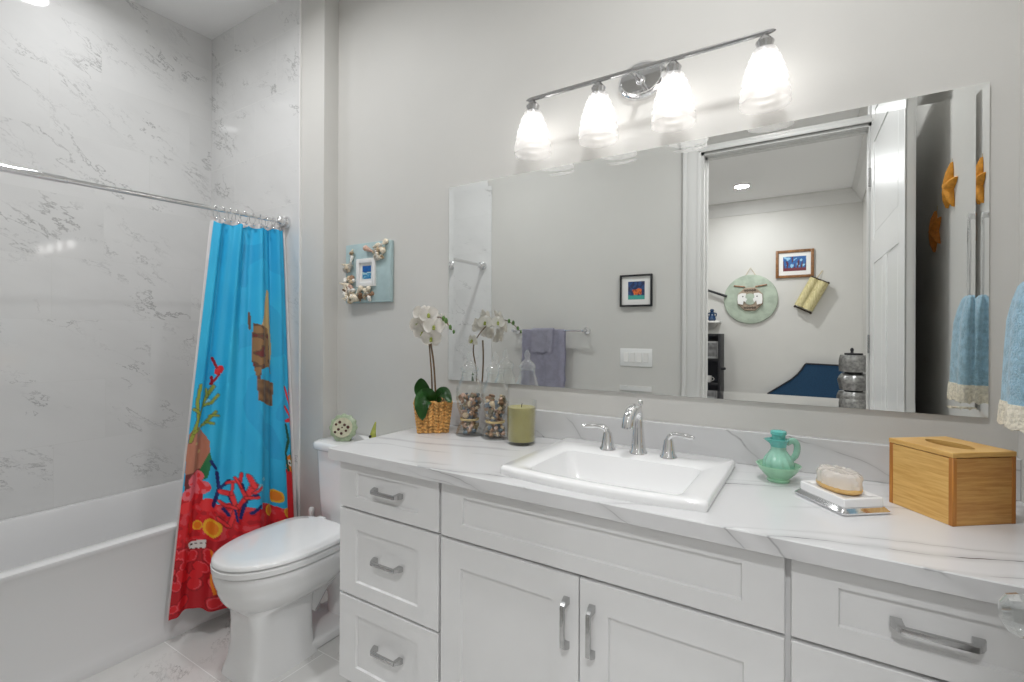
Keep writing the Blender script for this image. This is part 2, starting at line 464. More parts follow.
# door leaf, standing open along the right wall
PHI = math.radians(2.5)
door = thing('door_1', 'white paneled bathroom door standing open beside the right wall', 'door', (.232, FY + .026, 0), -PHI)
struct(door)
def door_leaf(bm, W, Hh, T, panels):
    box(bm, .004, T - .004, 0, W, .012, Hh)           # core
    ys = sorted({0, W} | {p[0] for p in panels} | {p[1] for p in panels})
    for side in (0, 1):
        xo = 0 if side == 0 else T; xi = .009 if side == 0 else T - .009
        def strip(y0, y1, z0, z1): box(bm, min(xo, xi), max(xo, xi), y0, y1, z0, z1, .0015, 1)
        strip(0, .11, .012, Hh); strip(W - .11, W, .012, Hh)
        strip(.11, W - .11, .012, .25); strip(.11, W - .11, 1.62, 1.74); strip(.11, W - .11, Hh - .12, Hh)
        strip(W / 2 - .05, W / 2 + .05, .25, 1.62)
        for y0, y1, z0, z1 in panels:
            box(bm, min(xo + (xi - xo) * .35, xi), max(xo + (xi - xo) * .35, xi), y0 + .035, y1 - .035, z0 + .035, z1 - .035, .003, 1)
    return bm
DW = .90
b = BM(); door_leaf(b, DW, 2.372, .035, [(.11, DW / 2 - .05, .25, 1.62), (DW / 2 + .05, DW - .11, .25, 1.62), (.11, DW - .11, 1.74, 2.252)])
obj('door_leaf', b, TRIM, door)
for zc in (.25, 1.2, 2.1):
    b = BM(); lathe(b, [(.007, -.05), (.007, .05)], (-.004, -.004, zc), 10); obj('hinge', b, NICKEL, door)
Mx = Matrix.Rotation(-PI / 2, 4, 'Y')
b = BM(); lathe(b, [(.032, 0), (.032, .006), (.024, .012), (.011, .016), (.011, .052)], (0, DW - .07, .932), 24, Mx)
kn = obj('knob_rose', b, CHROME, door)
b = BM(); lathe(b, [(.011, .048), (.018, .051), (.023, .060), (.0245, .070), (.021, .080), (.011, .086), (.003, .087)], (0, DW - .07, .932), 12, Mx)
o = obj('glass_knob', b, KNOBG, door, ang=20); o['label'] = 'clear faceted glass knob'

# ================================================================= BATHTUB
tub = thing('bathtub', 'white alcove bathtub against the marble tiled wall', 'bathtub', (-2.67, -.88, 0))
Y0, Y1 = FY + .008, EY - .002
AX = -2.25
b = BM()
# apron with rolled lip and flared foot: profile swept along y
prof = [(AX - .30, 0.0), (AX + .012, 0.0), (AX + .012, .018), (AX + .002, .045), (AX - .012, .085), (AX - .014, .40), (AX - .006, .43), (AX, .440), (AX - .002, .449), (AX - .012, .452), (AX - .058, .452), (AX - .072, .446), (AX - .082, .43)]
def yext(prof, y0, y1, bm):
    V0 = [bm.verts.new((x, y0, z)) for x, z in prof]; V1 = [bm.verts.new((x, y1, z)) for x, z in prof]
    for i in range(len(prof) - 1): bm.faces.new((V0[i], V0[i + 1], V1[i + 1], V1[i]))
yext(prof, Y0, Y1, b)
obj('apron', b, TUBM, tub, True, ang=50)
b = BM()
xi0, xi1 = LX + .105, AX - .075
R = []
for (x0, x1, y0, y1, r, z) in ((xi0, xi1, Y0 + .12, Y1 - .10, .10, .43), (xi0 + .008, xi1 - .008, Y0 + .13, Y1 - .11, .10, .415), (xi0 + .02, xi1 - .03, Y0 + .20, Y1 - .14, .12, .30), (xi0 + .045, xi1 - .06, Y0 + .32, Y1 - .18, .13, .13), (xi0 + .12, xi1 - .11, Y0 + .40, Y1 - .24, .10, .085)):
    R.append(rrect(x0, x1, y0, y1, r, z))
V = rings(b, R, cap0=False, cap1=True)
outer = rrect(LX + .001, AX - .06, Y0, Y1, .012, .43)
top = []
for (x, y, z) in rrect(LX + .001, AX - .06, Y0, Y1, .012, .43):
    t = (x - LX) / (AX - LX); top.append((x, y, .408 + .040 * t))
inn = [(p[0], p[1], .405 + .040 * (p[0] - LX) / (AX - LX)) for p in R[0]]
Va = [b.verts.new(p) for p in top]; Vb = [b.verts.new(p) for p in inn]
n = len(Va)
for i in range(n):
    j = (i + 1) % n
    b.faces.new((Va[i], Va[j], Vb[j], Vb[i])); b.faces.new((Vb[i], Vb[j], V[0][j], V[0][i]))
obj('basin', b, TUBM, tub, True, ang=50)
b = BM(); lathe(b, [(.03, 0), (.03, .004), (.022, .006)], (-2.67, -.42, .086), 20); obj('drain', b, CHROME, tub, True)

# ================================================================= SHOWER ROD, RINGS, CURTAIN
ROD_X, RZ0, RZ1 = -2.337, 1.818, 1.797      # z at the end wall / at the doorway wall
def rodp(y): return Vector((ROD_X, y, RZ0 + (RZ1 - RZ0) * (y - EY) / (FY - EY)))
rod = thing('shower_rod', 'chrome telescoping shower rod spanning the bathtub alcove', 'shower rod', (ROD_X, EY, RZ0))
b = BM(); tube(b, [rodp(EY - .004), rodp(-1.0)], .0105, 16); obj('inner_tube', b, CHROME, rod, True)
b = BM(); tube(b, [rodp(-.965), rodp(-.98), rodp(FY + .012)], [.0125, .0135, .0135], 16); obj('outer_tube', b, CHROME, rod, True)
for yy, sg in ((EY, -1), (FY + .008, 1)):
    M = Matrix.Rotation(-sg * PI / 2, 4, 'X'); p = rodp(yy)
    b = BM(); lathe(b, [(.033, .0), (.033, .010), (.030, .018), (.022, .022), (.022, .030), (.026, .034), (.024, .044), (.015, .050), (.0115, .056)], p, 24, M)
    obj('flange', b, CHROME, rod, True)

# curtain sheet -----------------------------------------------------
def lerp(a, b_, t): return a + (b_ - a) * t
TOPP = [(-2.337, -.455), (-2.337, -.37), (-2.337, -.28), (-2.337, -.19), (-2.337, -.115)]
BOTP = [(-2.205, -.685), (-2.175, -.585), (-2.09, -.46), (-2.13, -.28), (-2.20, -.125)]
TS = spline([(x, y, 0) for x, y in TOPP], 100); BS = spline([(x, y, 0) for x, y in BOTP], 100)
def path(P, a):
    s = max(0., min(1., a)) * 100; k = min(99, int(s)); return P[k].lerp(P[k + 1], s - k)
def curtain_pt(a, bb, off=0., topz=1.762, botz=.095):
    p = path(TS, a).lerp(path(BS, a), bb ** .95)
    q = path(TS, min(1, a + .02)).lerp(path(BS, min(1, a + .02)), bb); q0 = path(TS, max(0, a - .02)).lerp(path(BS, max(0, a - .02)), bb)
    t = (q - q0).normalized(); nrm = Vector((-t.y, t.x, 0))
    ph = a * 2 * PI * 3.4 + .8
    amp = lerp(.020, .026, bb) * (1 - .35 * bb)
    fold = math.sin(ph) + .35 * math.sin(2.3 * ph + 1.1 + bb * 1.2) + .25 * math.sin(bb * 5 + a * 9)
    env = min(1, a / .05, (1 - a) / .05)
    sag = 0.
    if bb < .06: sag = -.012 * (1 - bb / .06) * abs(math.sin(a * PI * 6))
    z = lerp(topz - .004 + .02 * a, botz + .015 * math.sin(a * 9), bb) + sag
    return Vector((p.x, p.y, 0)) - nrm * (fold * amp * (.4 + .6 * env) + off) + Vector((0, 0, z))
# print layout in the flat sheet, U across (left .. right selvage), V down
def LU(v): return 213 - 7.2 * (v - 222) / 78 if v < 300 else (205.8 - 12.6 * (v - 300) / 100 if v < 400 else 193.2 - 23.2 * (v - 400) / 215)
def RU(v): return 283 + 12 * (v - 230) / 310
def uv_print(a, bb):
    vt = 221 + 10 * a; vb = 616 - (0 if a < .45 else 54 * ((a - .45) / .55) ** 1.2)
    v = vt + bb * (vb - vt); return LU(v) + a * (RU(v) - LU(v)), v
def inell(u, v, cx, cy_, rx, ry, rot=0.):
    dx, dy = u - cx, v - cy_
    if rot: c, s = math.cos(rot), math.sin(rot); dx, dy = c * dx + s * dy, -s * dx + c * dy
    return (dx / rx) ** 2 + (dy / ry) ** 2
def seg_d(u, v, a, b_):
    ax, ay = a; bx, by = b_; dx, dy = bx - ax, by - ay
    t = max(0, min(1, ((u - ax) * dx + (v - ay) * dy) / (dx * dx + dy * dy + 1e-9)))
    return math.hypot(u - ax - t * dx, v - ay - t * dy)
def inpoly(u, v, P):
    c = False; j = len(P) - 1
    for i in range(len(P)):
        if (P[i][1] > v) != (P[j][1] > v) and u < (P[j][0] - P[i][0]) * (v - P[i][1]) / (P[j][1] - P[i][1]) + P[i][0]: c = not c
        j = i
    return c
K = dict(blue=srgb(34, 172, 224), blue2=srgb(52, 192, 234), deep=srgb(18, 132, 200), red=srgb(222, 34, 44), dred=srgb(160, 16, 30), pink=srgb(238, 110, 120), coral=srgb(236, 56, 60),
         tan=srgb(206, 172, 116), dtan=srgb(150, 112, 72), brown=srgb(104, 74, 54), line=srgb(40, 26, 22), rock=srgb(190, 124, 100), drock=srgb(120, 48, 46), yg=srgb(150, 160, 60), green=srgb(40, 124, 74),
         navy=srgb(22, 40, 110), orange=srgb(236, 130, 24), yel=srgb(240, 184, 40), white=srgb(228, 228, 224), pale=srgb(150, 214, 236), dgreen=srgb(26, 84, 60))
CORALS = [  # polylines: colour, width, points
    ('yg', 2.0, [(190, 452), (197, 432), (205, 418), (214, 402)]), ('yg', 1.7, [(197, 432), (196, 414), (199, 397)]), ('yg', 1.6, [(203, 421), (212, 419), (218, 411)]), ('yg', 1.6, [(193, 444), (206, 440), (216, 428)]), ('yg', 1.5, [(208, 438), (214, 440)]),
    ('navy', 2.2, [(214, 520), (219, 503), (217, 488)]), ('navy', 2.0, [(219, 503), (226, 496)]), ('navy', 2.2, [(236, 532), (241, 514), (238, 500)]), ('navy', 1.8, [(241, 514), (247, 508)]), ('navy', 1.8, [(212, 478), (216, 484)]), ('navy', 2.6, [(230, 520), (226, 508)]),
    ('coral', 2.6, [(226, 540), (232, 524), (228, 510), (220, 505)]), ('coral', 2.4, [(232, 524), (241, 512), (246, 498)]), ('coral', 2.2, [(241, 512), (235, 500), (237, 490)]), ('coral', 2.0, [(246, 500), (243, 490)]), ('coral', 1.8, [(225, 498), (234, 498)]),
    ('coral', 2.0, [(293, 432), (287, 420), (281, 414)]), ('coral', 1.8, [(289, 412), (284, 402), (281, 394)]), ('coral', 1.8, [(287, 398), (291, 388)]), ('coral', 1.8, [(287, 424), (282, 428)]),
    ('dgreen', 1.9, [(284, 476), (281, 460), (285, 446), (282, 432)]), ('green', 1.6, [(289, 474), (288, 458), (291, 442)]),
    ('coral', 1.5, [(232, 524), (224, 520), (219, 514)]), ('coral', 1.4, [(228, 510), (229, 500)]), ('coral', 1.4, [(241, 512), (248, 510)]), ('coral', 1.4, [(237, 503), (231, 494)]), ('coral', 1.3, [(246, 506), (251, 500)]), ('coral', 1.4, [(225, 540), (218, 530)]),
    ('navy', 1.5, [(226, 530), (222, 522)]), ('navy', 1.5, [(244, 526), (250, 518)]), ('navy', 1.4, [(233, 536), (231, 526)]), ('yg', 1.3, [(199, 426), (193, 420)]), ('yg', 1.3, [(209, 412), (208, 404)]), ('yg', 1.3, [(211, 432), (218, 432)]),
    ('orange', 1.6, [(213, 562), (216, 575), (213, 588), (216, 600)])]
BLOBS = [(random.uniform(168, 300), random.uniform(556, 616), random.uniform(5, 8.5)) for _ in range(70)]
BUBS = [(210, 418, 3.2), (199, 340, 2.0), (207, 255, 2.0), (250, 500, 3.4), (254, 492, 2.0), (247, 510, 1.8)]
def cprint(a, bb):
    u, v = uv_print(a, bb)
    n1 = noise.noise((u * .05, v * .03, 1.)); n2 = noise.noise((u * .16, v * .16, 5.))
    t = max(0, min(1, (v - 230) / 330)); c = Vector(K['blue']).lerp(Vector(K['blue2']), .5 + .5 * n1)
    if u > 236 and v < 470 and n1 > .15: c = c.lerp(Vector(K['deep']), .3)
    # sandy sail and driftwood shapes on the right
    if inpoly(u, v, [(262, 296), (258, 318), (252, 340), (251, 356), (262, 364), (268, 378), (270, 360), (268, 330), (265, 300)]): c = Vector(K['tan'])
    if inpoly(u, v, [(249, 334), (262, 338), (264, 362), (269, 384), (262, 378), (252, 382), (250, 400), (247, 372)]):
        c = Vector(K['dtan']) if n2 > -.1 else Vector(K['brown'])
        if n2 < -.35: c = Vector(K['drock'])
    if inpoly(u, v, [(249, 392), (271, 393), (271, 417), (262, 418), (249, 414)]): c = Vector(K['dtan']).lerp(Vector(K['brown']), .5 + n2)
    if inell(u, v, 247, 332, 1.2, 10) < 1: c = Vector(K['brown'])
    # red lobster, a few pixels
    if inell(u, v, 219, 385, 3.4, 5.2, .5) < 1: c = Vector(K['red'])
    if min(seg_d(u, v, (214, 372), (217, 382)), seg_d(u, v, (219, 390), (212, 399)), seg_d(u, v, (213, 399), (213, 392))) < 1.2: c = Vector(K['dred'])
    for bx, by, r in BUBS:
        d = math.hypot(u - bx, v - by)
        if d < r: c = Vector(K['pale']) if d > r * .7 or (u < bx and v < by) else c.lerp(Vector(K['pale']), .5)
    # brown rock and kelp on the left
    if inpoly(u, v, [(184, 505), (186, 462), (189, 444), (196, 438), (204, 446), (211, 458), (211, 474), (206, 492), (196, 512)]):
        c = Vector(K['rock']) if v < 484 else Vector(K['drock'])
        if inell(u, v, 201, 466, 1.8, 1.8) < 1 or inell(u, v, 196, 456, 1.4, 1.4) < 1: c = Vector(K['tan'])
    if inpoly(u, v, [(199, 498), (203, 484), (211, 468), (213, 478), (209, 494)]): c = Vector(K['green'])
    if inpoly(u, v, [(178, 545), (180, 520), (186, 498), (184, 530)]): c = Vector(K['dgreen'])
    # coral bed
    top = 512 + (8 * n1) + (0 if u < 212 else (u - 212) * .30) - (10 if u < 205 else 0)
    if u > 252: top = 515 + (u - 252) * .1
    if v > top:
        c = Vector(K['red']) if n2 > -.2 else Vector(K['dred']).lerp(Vector(K['red']), .5)
        best = 9
        for bx, by, r in BLOBS:
            d = inell(u, v, bx, by, r, r * .8)
            if d < best: best = d
        if v > 552:
            c = Vector(K['red']) if best < .70 else Vector(K['dred'])
            if best > 1.0: c = Vector(K['red']).lerp(Vector(K['dred']), .55)
            if .34 < best < .55 and n1 > -.3: c = c.lerp(Vector(K['pink']), .55)
        elif n2 > .22: c = c.lerp(Vector(K['pink']), .35)
    for bx, by, r in ((197, 492, 9), (190, 504, 8), (204, 503, 8), (210, 520, 8), (186, 516, 7)):
        d = inell(u, v, bx, by, r, r * .8)
        if d < 1: c = Vector(K['pink']) if (n2 > -.15 and by < 512) else Vector(K['coral'])
    # round reef creatures
    for bx, by, r in ((213, 541, 8.5), (200, 539, 4.6), (272, 507, 6.5), (263, 522, 6), (283, 520, 5)):
        d = math.hypot(u - bx, v - by)
        if d < r: c = Vector(K['yel']) if d > r * .72 else Vector(K['orange'])
    if inpoly(u, v, [(190, 554), (208, 553), (207, 561), (193, 561)]): c = Vector(K['white']) if int(u * .45) % 2 == 0 or v % 4 > 1 else Vector(K['line'])
    # orange striped fish at the right selvage
    if inell(u, v, 290, 470, 9, 11) < 1: c = Vector(K['orange'])
    if inpoly(u, v, [(281, 476), (299, 476), (299, 540), (283, 530)]): c = Vector(K['red'])
    for ex in (286, 293):
        d = math.hypot(u - ex, v - 468)
        if d < 3: c = Vector(K['white'])
        if d < 1.2: c = Vector(K['line'])
    for col, wd, P in CORALS:
        d = min(seg_d(u, v, P[i], P[i + 1]) for i in range(len(P) - 1))
        wd *= .8
        if d < wd: c = Vector(K[col]) if d < wd * .7 or col != 'coral' else Vector(K['red'])
        elif d < wd + .7 and col in ('coral', 'yg') and u < 280: c = c.lerp(Vector(K['line']), .55)
    return tuple(c)
NA, NB = 150, 440
cur = thing('shower_curtain', 'bright blue shower curtain printed with red coral reef and fish', 'shower curtain', (-2.2, -.4, 0))
grid = [[(curtain_pt(i / NA, j / NB), (i / NA, j / NB)) for i in range(NA + 1)] for j in range(NB + 1)]
painted('printed_sheet', grid, cprint, CLOTHP, cur, True)
LINER = plain('liner_vinyl', (.74, .70, .69), .35, var=.05, vscale=6.)
lin = thing('shower_curtain_liner', 'plain white liner hanging behind the printed shower curtain', 'curtain liner', (-2.25, -.4, 0))
b = BM(); V = []
for j in range(121):
    bb = j / 120; row = []
    for i in range(91):
        a = -.008 + 1.04 * i / 90
        p = curtain_pt(a, bb, -.012 - .008 * max(0, 1 - bb * 4), 1.786, .10)
        ex = (a if a < 0 else (a - 1 if a > 1 else 0))
        p.y += ex * lerp(.3, .55, bb)
        row.append(b.verts.new(p))
    V.append(row)
for j in range(120):
    for i in range(90): b.faces.new((V[j][i], V[j][i + 1], V[j + 1][i + 1], V[j + 1][i]))
obj('liner_sheet', b, LINER, lin, True, ang=80)
# rings
ORD = ('tenth', 'ninth', 'eighth', 'seventh', 'sixth', 'fifth', 'fourth', 'third', 'second')
RING_L = ['chrome ring on the shower rod, %s from the end wall flange' % q for q in ORD[1:]] + ['chrome ring on the shower rod, closest to the end wall flange']
ring_y = [-.445, -.412, -.378, -.345, -.312, -.272, -.232, -.200, -.166, -.138]
p0 = rodp(ring_y[0])
ring = thing('curtain_ring', 'chrome ring on the shower rod, %s from the end wall flange' % ORD[0], 'curtain ring', p0, 0, 'curtain rings on the shower rod')
Mr = Matrix.Rotation(PI / 2, 4, 'X') @ Matrix.Rotation(.25, 4, 'Y')
b = BM(); torus(b, (0, 0, -.013), .026, .0016, Matrix.Rotation(PI / 2, 4, 'X') @ Matrix.Diagonal((.8, 1, 1, 1)), 24, 8); obj('hoop', b, CHROME, ring)
for kx in (-.008, 0., .008):
    b = BM(); sphere(b, (kx * .9, 0, .0128 - abs(kx) * .25), .0042, 10); obj('roller_ball', b, CHROME, ring)
b = BM(); sphere(b, (.012, 0, -.044), .006, 12); obj('bead', b, CHROME, ring)
for i, yy in enumerate(ring_y[1:]):
    r_ = copy_tree(ring); r_.location = rodp(yy); r_.rotation_euler = (0, 0, random.uniform(-.35, .35)); r_['label'] = RING_L[i]

# ================================================================= TOILET
TCX = -1.775
toi = thing('toilet', 'white two-piece toilet with lid down between bathtub and vanity', 'toilet', (TCX, -.40, 0))
def seat_ring(yb, yt, hw, z, back=.86, n=64, cx=TCX):
    """egg outline: squared at the back (yb), round nose at yt"""
    P = []
    for i in range(n):
        a = 2 * PI * i / n
        s, c = math.sin(a), math.cos(a)
        ym = yb + (yt - yb) * .44
        if c >= 0:   # towards the back
            y = ym + (yb - ym) * (abs(c) ** .38); x = hw * math.copysign(abs(s) ** .62, s) if abs(s) > 1e-6 else 0
            x *= 1 - (1 - back) * (abs(c) ** 2.2)
        else:
            y = ym + (yt - ym) * abs(c) ** 1.0; x = hw * math.copysign(abs(s) ** .95, s)
        P.append((cx + x, y, z))
    return P
YB, YT = -.250, -.718
def egg(bm, layers, cap0=True, cap1=True): rings(bm, [seat_ring(*l) for l in layers], cap0, cap1)
b = BM()
egg(b, [(YB, YT + .016, .170, .4215), (YB, YT + .015, .171, .4270), (YB, YT - .002, .187, .4285), (YB, YT, .186, .440), (YB + .001, YT + .01, .178, .4445), (YB - .02, YT + .06, .13, .4465)])
obj('lid', b, PORC, toi, True, ang=60)
b = BM()
egg(b, [(YB - .005, YT + .018, .168, .3915), (YB - .005, YT + .017, .169, .3985), (YB - .005, YT - .003, .187, .400), (YB - .005, YT - .004, .188, .419), (YB - .006, YT + .002, .182, .4225)])
obj('seat', b, PORC, toi, True, ang=60)
for sx in (-1, 1):
    b = BM(); box(b, TCX + sx * .075 - .022, TCX + sx * .075 + .022, YB - .012, YB + .022, .40, .442, .006); obj('seat_hinge', b, PORC, toi, True)
b = BM()
# bowl body: rim down to the waist, then the faceted pedestal, one skin
def ped_ring(x, y0, y1, r, z, n=64):
    P = []
    for i in range(n):
        a = 2 * PI * i / n; s, c = math.sin(a), math.cos(a)
        ym = (y0 + y1) / 2
        e = .30
        P.append((TCX + x * math.copysign(abs(s) ** e, s), ym + (y1 - ym) * math.copysign(abs(c) ** e, c), z))
    return P
R = [seat_ring(-.20, YT + .004, .180, .3935, .8), seat_ring(-.20, YT, .185, .388, .8), seat_ring(-.20, YT + .002, .184, .368, .8), seat_ring(-.20, YT + .006, .180, .350, .8), seat_ring(-.21, YT + .012, .174, .338, .8),
     seat_ring(-.22, YT + .014, .171, .325, .8), seat_ring(-.25, YT + .025, .160, .295, .8), seat_ring(-.29, YT + .042, .143, .270, .8), seat_ring(-.33, YT + .062, .122, .250, .85)]
R += [ped_ring(.100, YT + .082, -.385, 0, .235), ped_ring(.097, YT + .086, -.39, 0, .18), ped_ring(.099, YT + .084, -.39, 0, .10), ped_ring(.104, YT + .076, -.385, 0, .05), ped_ring(.110, YT + .064, -.375, 0, .02), ped_ring(.113, YT + .058, -.37, 0, 0)]
for k in range(9):   # align ring starts (both start at the back, sin/cos order match)
    pass
rings(b, R)
# back deck under the tank, trapway and foot plate
box(b, TCX - .10, TCX + .10, -.27, -.03, .335, .402, .02)
box(b, TCX - .105, TCX + .105, -.45, -.12, 0, .045, .012)
tube(b, spline([(TCX, -.40, .16), (TCX, -.33, .24), (TCX, -.26, .27), (TCX, -.20, .22), (TCX, -.17, .12), (TCX, -.17, .02)], 20), [.075] * 21, 16)
obj('bowl', b, PORC, toi, True, ang=50)
for sx in (-1, 1):
    b = BM(); lathe(b, [(.016, 0), (.016, .012), (.011, .022), (.003, .025)], (TCX + sx * .085, -.25, .044), 16); obj('bolt_cap', b, PORC, toi, True)
b = BM()
tk = []
for hw, y0, z, r in ((.150, -.185, .402, .03), (.158, -.195, .42, .035), (.165, -.200, .50, .04), (.176, -.206, .70, .04), (.178, -.207, .722, .04)):
    tk.append(rrect(TCX - hw, TCX + hw, y0, -.012, r, z))
rings(b, tk); obj('tank', b, PORC, toi, True, ang=50)
b = BM()
rings(b, [rrect(TCX - h_, TCX + h_, y0, -.008, .045, z) for h_, y0, z in ((.184, -.214, .722), (.190, -.220, .728), (.190, -.220, .748), (.186, -.216, .756), (.176, -.206, .759))])
obj('tank_lid', b, PORC, toi, True, ang=50)
b = BM(); lathe(b, [(.014, 0), (.014, .012), (.010, .016)], (TCX + .179, -.10, .66), 16, Matrix.Rotation(PI / 2, 4, 'Y')); tube(b, [(TCX + .197, -.10, .66), (TCX + .2, -.13, .657), (TCX + .2, -.17, .65)], [.006, .006, .008], 10); obj('flush_lever', b, CHROME, toi, True)

# toilet brush behind the toilet
br = thing('toilet_brush', 'white toilet brush in its holder behind the toilet', 'toilet brush', (-2.07, -.13, 0))
b = BM(); lathe(b, [(.045, 0), (.048, .01), (.042, .12), (.030, .15), (.022, .155)], (0, 0, 0), 24); obj('holder', b, WHITEP, br)
b = BM(); lathe(b, [(.009, .14), (.009, .36), (.014, .375), (.014, .40), (.008, .408)], (0, 0, 0), 16); obj('handle', b, WHITEP, br)

# ornaments on the tank lid
dish = thing('ceramic_dish', 'scalloped green ceramic dish with dark spots standing on the toilet tank', 'dish', (-1.828, -.145, .759), math.radians(34))
SPOT = plain('dark_red_glaze', srgb(70, 34, 28), .3); SAGE = plain('sage_glaze', srgb(150, 164, 136), .3, var=.16, vscale=50.); CREAMG = plain('cream_glaze', srgb(186, 184, 160), .3, var=.12, vscale=60.)
Md = Matrix.Rotation(math.radians(78), 4, 'X')
b = BM(); R = []
for r, z in ((.001, .010), (.046, .010), (.060, .002), (.062, -.004), (.046, .002), (.001, .002)):
    ring_ = []
    for i in range(72):
        a = 2 * PI * i / 72; rr = r * (1 + (.045 * math.cos(12 * a) if r > .05 else 0))
        ring_.append(Md @ Vector((rr * math.cos(a), rr * math.sin(a), z - .008)) + Vector((0, 0, .062)))
    R.append(ring_)
rings(b, R); obj('rim', b, SAGE, dish)
b = BM(); lathe(b, [(.0445, .0025), (.044, .006), (.001, .007)], (0, 0, .062), 40, Md, cap0=False); obj('center', b, CREAMG, dish)
for k, (px, pz, r) in enumerate(((-.028, .014, .006), (-.012, .024, .007), (.010, .012, .0065), (.026, .002, .0075), (-.016, -.008, .0065), (.018, -.014, .006), (-.002, -.026, .0065), (.0, .0, .004), (-.030, -.020, .006))):
    b = BM(); p = Md @ Vector((px, pz, .008)); sphere(b, p + Vector((0, 0, .062)), r, 10, 1, .4, 1); obj('spot', b, SPOT, dish)
b = BM(); box(b, -.03, .03, -.004, .05, 0, .008, .003); obj('foot', b, SAGE, dish)
fig = thing('bird_figurine', 'small yellow green ceramic bird figurine on the toilet tank by the counter', 'figurine', (-1.705, -.075, .759), math.radians(-30))
BIRD = plain('lime_glaze', srgb(178, 184, 84), .25, var=.15, vscale=50.); 
b = BM(); tube(b, spline([(-.012, 0, .0), (-.010, 0, .025), (.004, 0, .05), (.022, 0, .072), (.042, 0, .094)], 20), [.020 - .0165 * (i / 20) ** .8 for i in range(21)], 14); obj('body', b, BIRD, fig)
b = BM(); sphere(b, (.006, -.016, .026), .0065, 10); obj('eye', b, BLACK, fig)
b = BM(); lathe(b, [(.022, 0), (.02, .006), (.008, .01)], (-.010, 0, 0), 16); obj('base', b, BIRD, fig)

# ================================================================= VANITY
VF = -.528
def shaker(bm, x0, x1, z0, z1, fw, ft, y=VF, T=.019, rec=.007, fb=None):
    """drawer or door front with a recessed centre panel; fw side stile, ft rail"""
    fb = ft if fb is None else fb
    o = [(x0, z0), (x1, z0), (x1, z1), (x0, z1)]
    i1 = [(x0 + fw, z0 + fb), (x1 - fw, z0 + fb), (x1 - fw, z1 - ft), (x0 + fw, z1 - ft)]
    e = .0018
    o2 = [(x0 + e, z0 + e), (x1 - e, z0 + e), (x1 - e, z1 - e), (x0 + e, z1 - e)]
    g = .003
    i2 = [(x0 + fw + g, z0 + fb + g), (x1 - fw - g, z0 + fb + g), (x1 - fw - g, z1 - ft - g), (x0 + fw + g, z1 - ft - g)]
    R = [[(x, y + T, z) for x, z in o], [(x, y + e, z) for x, z in o], [(x, y, z) for x, z in o2], [(x, y, z) for x, z in i1], [(x, y + rec, z) for x, z in i2]]
    rings(bm, R)
    return bm
def pull(parent, cx, cz, vertical=False, L=.108, y=VF):
    bm = BM()
    hw = .0055
    for s in (-1, 1):
        q0 = s * L / 2
        # foot block leaning into the bar
        R = []
        for k, (yy, off, w_, h_) in enumerate(((0, 0, .0085, .0075), (-.006, 0, .0085, .0075), (-.021, -s * .004, .0065, .0058), (-.028, -s * .008, .0055, .0052))):
            a = q0 + off
            R.append([(a - w_, y + yy, -h_), (a + w_, y + yy, -h_), (a + w_, y + yy, h_), (a - w_, y + yy, h_)])
        rings(bm, R)
    box(bm, -L / 2 + .004, L / 2 - .004, y - .031, y - .021, -.0055, .0055, .0018, 2)
    M = Matrix.Translation((cx, 0, cz))
    if vertical: M = M @ Matrix.Rotation(PI / 2, 4, 'Y')
    bmesh.ops.transform(bm, matrix=M, verts=bm.verts)
    o = obj('handle', bm, NICKEL, parent, True); return o
ZT = .832
def carcass(name, label, x0, x1, lface=None):
    t = thing(name, label, 'cabinet', ((x0 + x1) / 2, -.27, 0))
    bm = BM(); yb = VF + .0195
    box(bm, x0, x0 + .016, yb, -.005, .097, ZT); box(bm, x1 - .016, x1, yb, -.005, .097, ZT)
    box(bm, x0 + .016, x1 - .016, yb, -.005, .097, .113); box(bm, x0 + .016, x1 - .016, -.012, -.005, .113, ZT)
    for z0, z1 in ((.80, ZT), (.655, .690), (.370, .400)): box(bm, x0 + .016, x1 - .016, yb, yb + .018, z0, z1)
    box(bm, (x0 + x1) / 2 - .02, (x0 + x1) / 2 + .02, yb, yb + .018, .113, .80)
    obj('body', bm, CAB, t, True)
    bm = BM(); box(bm, x0 + .002, x1 - .002, -.44, -.42, 0, .097); box(bm, x0 + .002, x0 + .02, -.42, -.01, 0, .097); box(bm, x1 - .02, x1 - .002, -.42, -.01, 0, .097); obj('toe_kick', bm, CAB, t, True)
    return t
def drawer(t, x0, x1, z0, z1, fw, ft, fb=None, name='drawer_front', hx=None, hz=None, handle=True):
    bm = BM(); shaker(bm, x0, x1, z0, z1, fw, ft, fb=fb)
    o = obj(name, bm, CAB, t, True, ang=25)
    if handle: pull(o, (x0 + x1) / 2 if hx is None else hx, (z0 + z1) / 2 if hz is None else hz)
    return o
cA = carcass('vanity_cabinet', 'white drawer bank of the vanity next to the toilet', -1.367, -.929)
drawer(cA, -1.366, -.934, .674, .829, .080, .036, .041, hx=-1.137, hz=.7545)
drawer(cA, -1.366, -.934, .387, .667, .080, .061, .048, hx=-1.136, hz=.5325)
drawer(cA, -1.366, -.934, .100, .380, .080, .054, .054, hx=-1.134, hz=.253)
cB = carcass('vanity_cabinet', 'white sink base cabinet with two shaker doors under the sink', -.929, -.050)
drawer(cB, -.924, -.055, .672, .829, .076, .038, .043, name='false_front', handle=False)
for x0, x1, hx in ((-.924, -.4915, -.522), (-.4885, -.055, -.455)):
    bm = BM(); shaker(bm, x0, x1, .100, .664, .072, .072)
    o = obj('cabinet_door', bm, CAB, cB, True, ang=25); pull(o, hx, .548, True)
cC = carcass('vanity_cabinet', 'white drawer bank of the vanity at the right wall below the tissue box', -.050, RX - .002)
drawer(cC, -.044, RX - .006, .672, .829, .076, .042, .043, hx=.170, hz=.752, name='drawer_front')
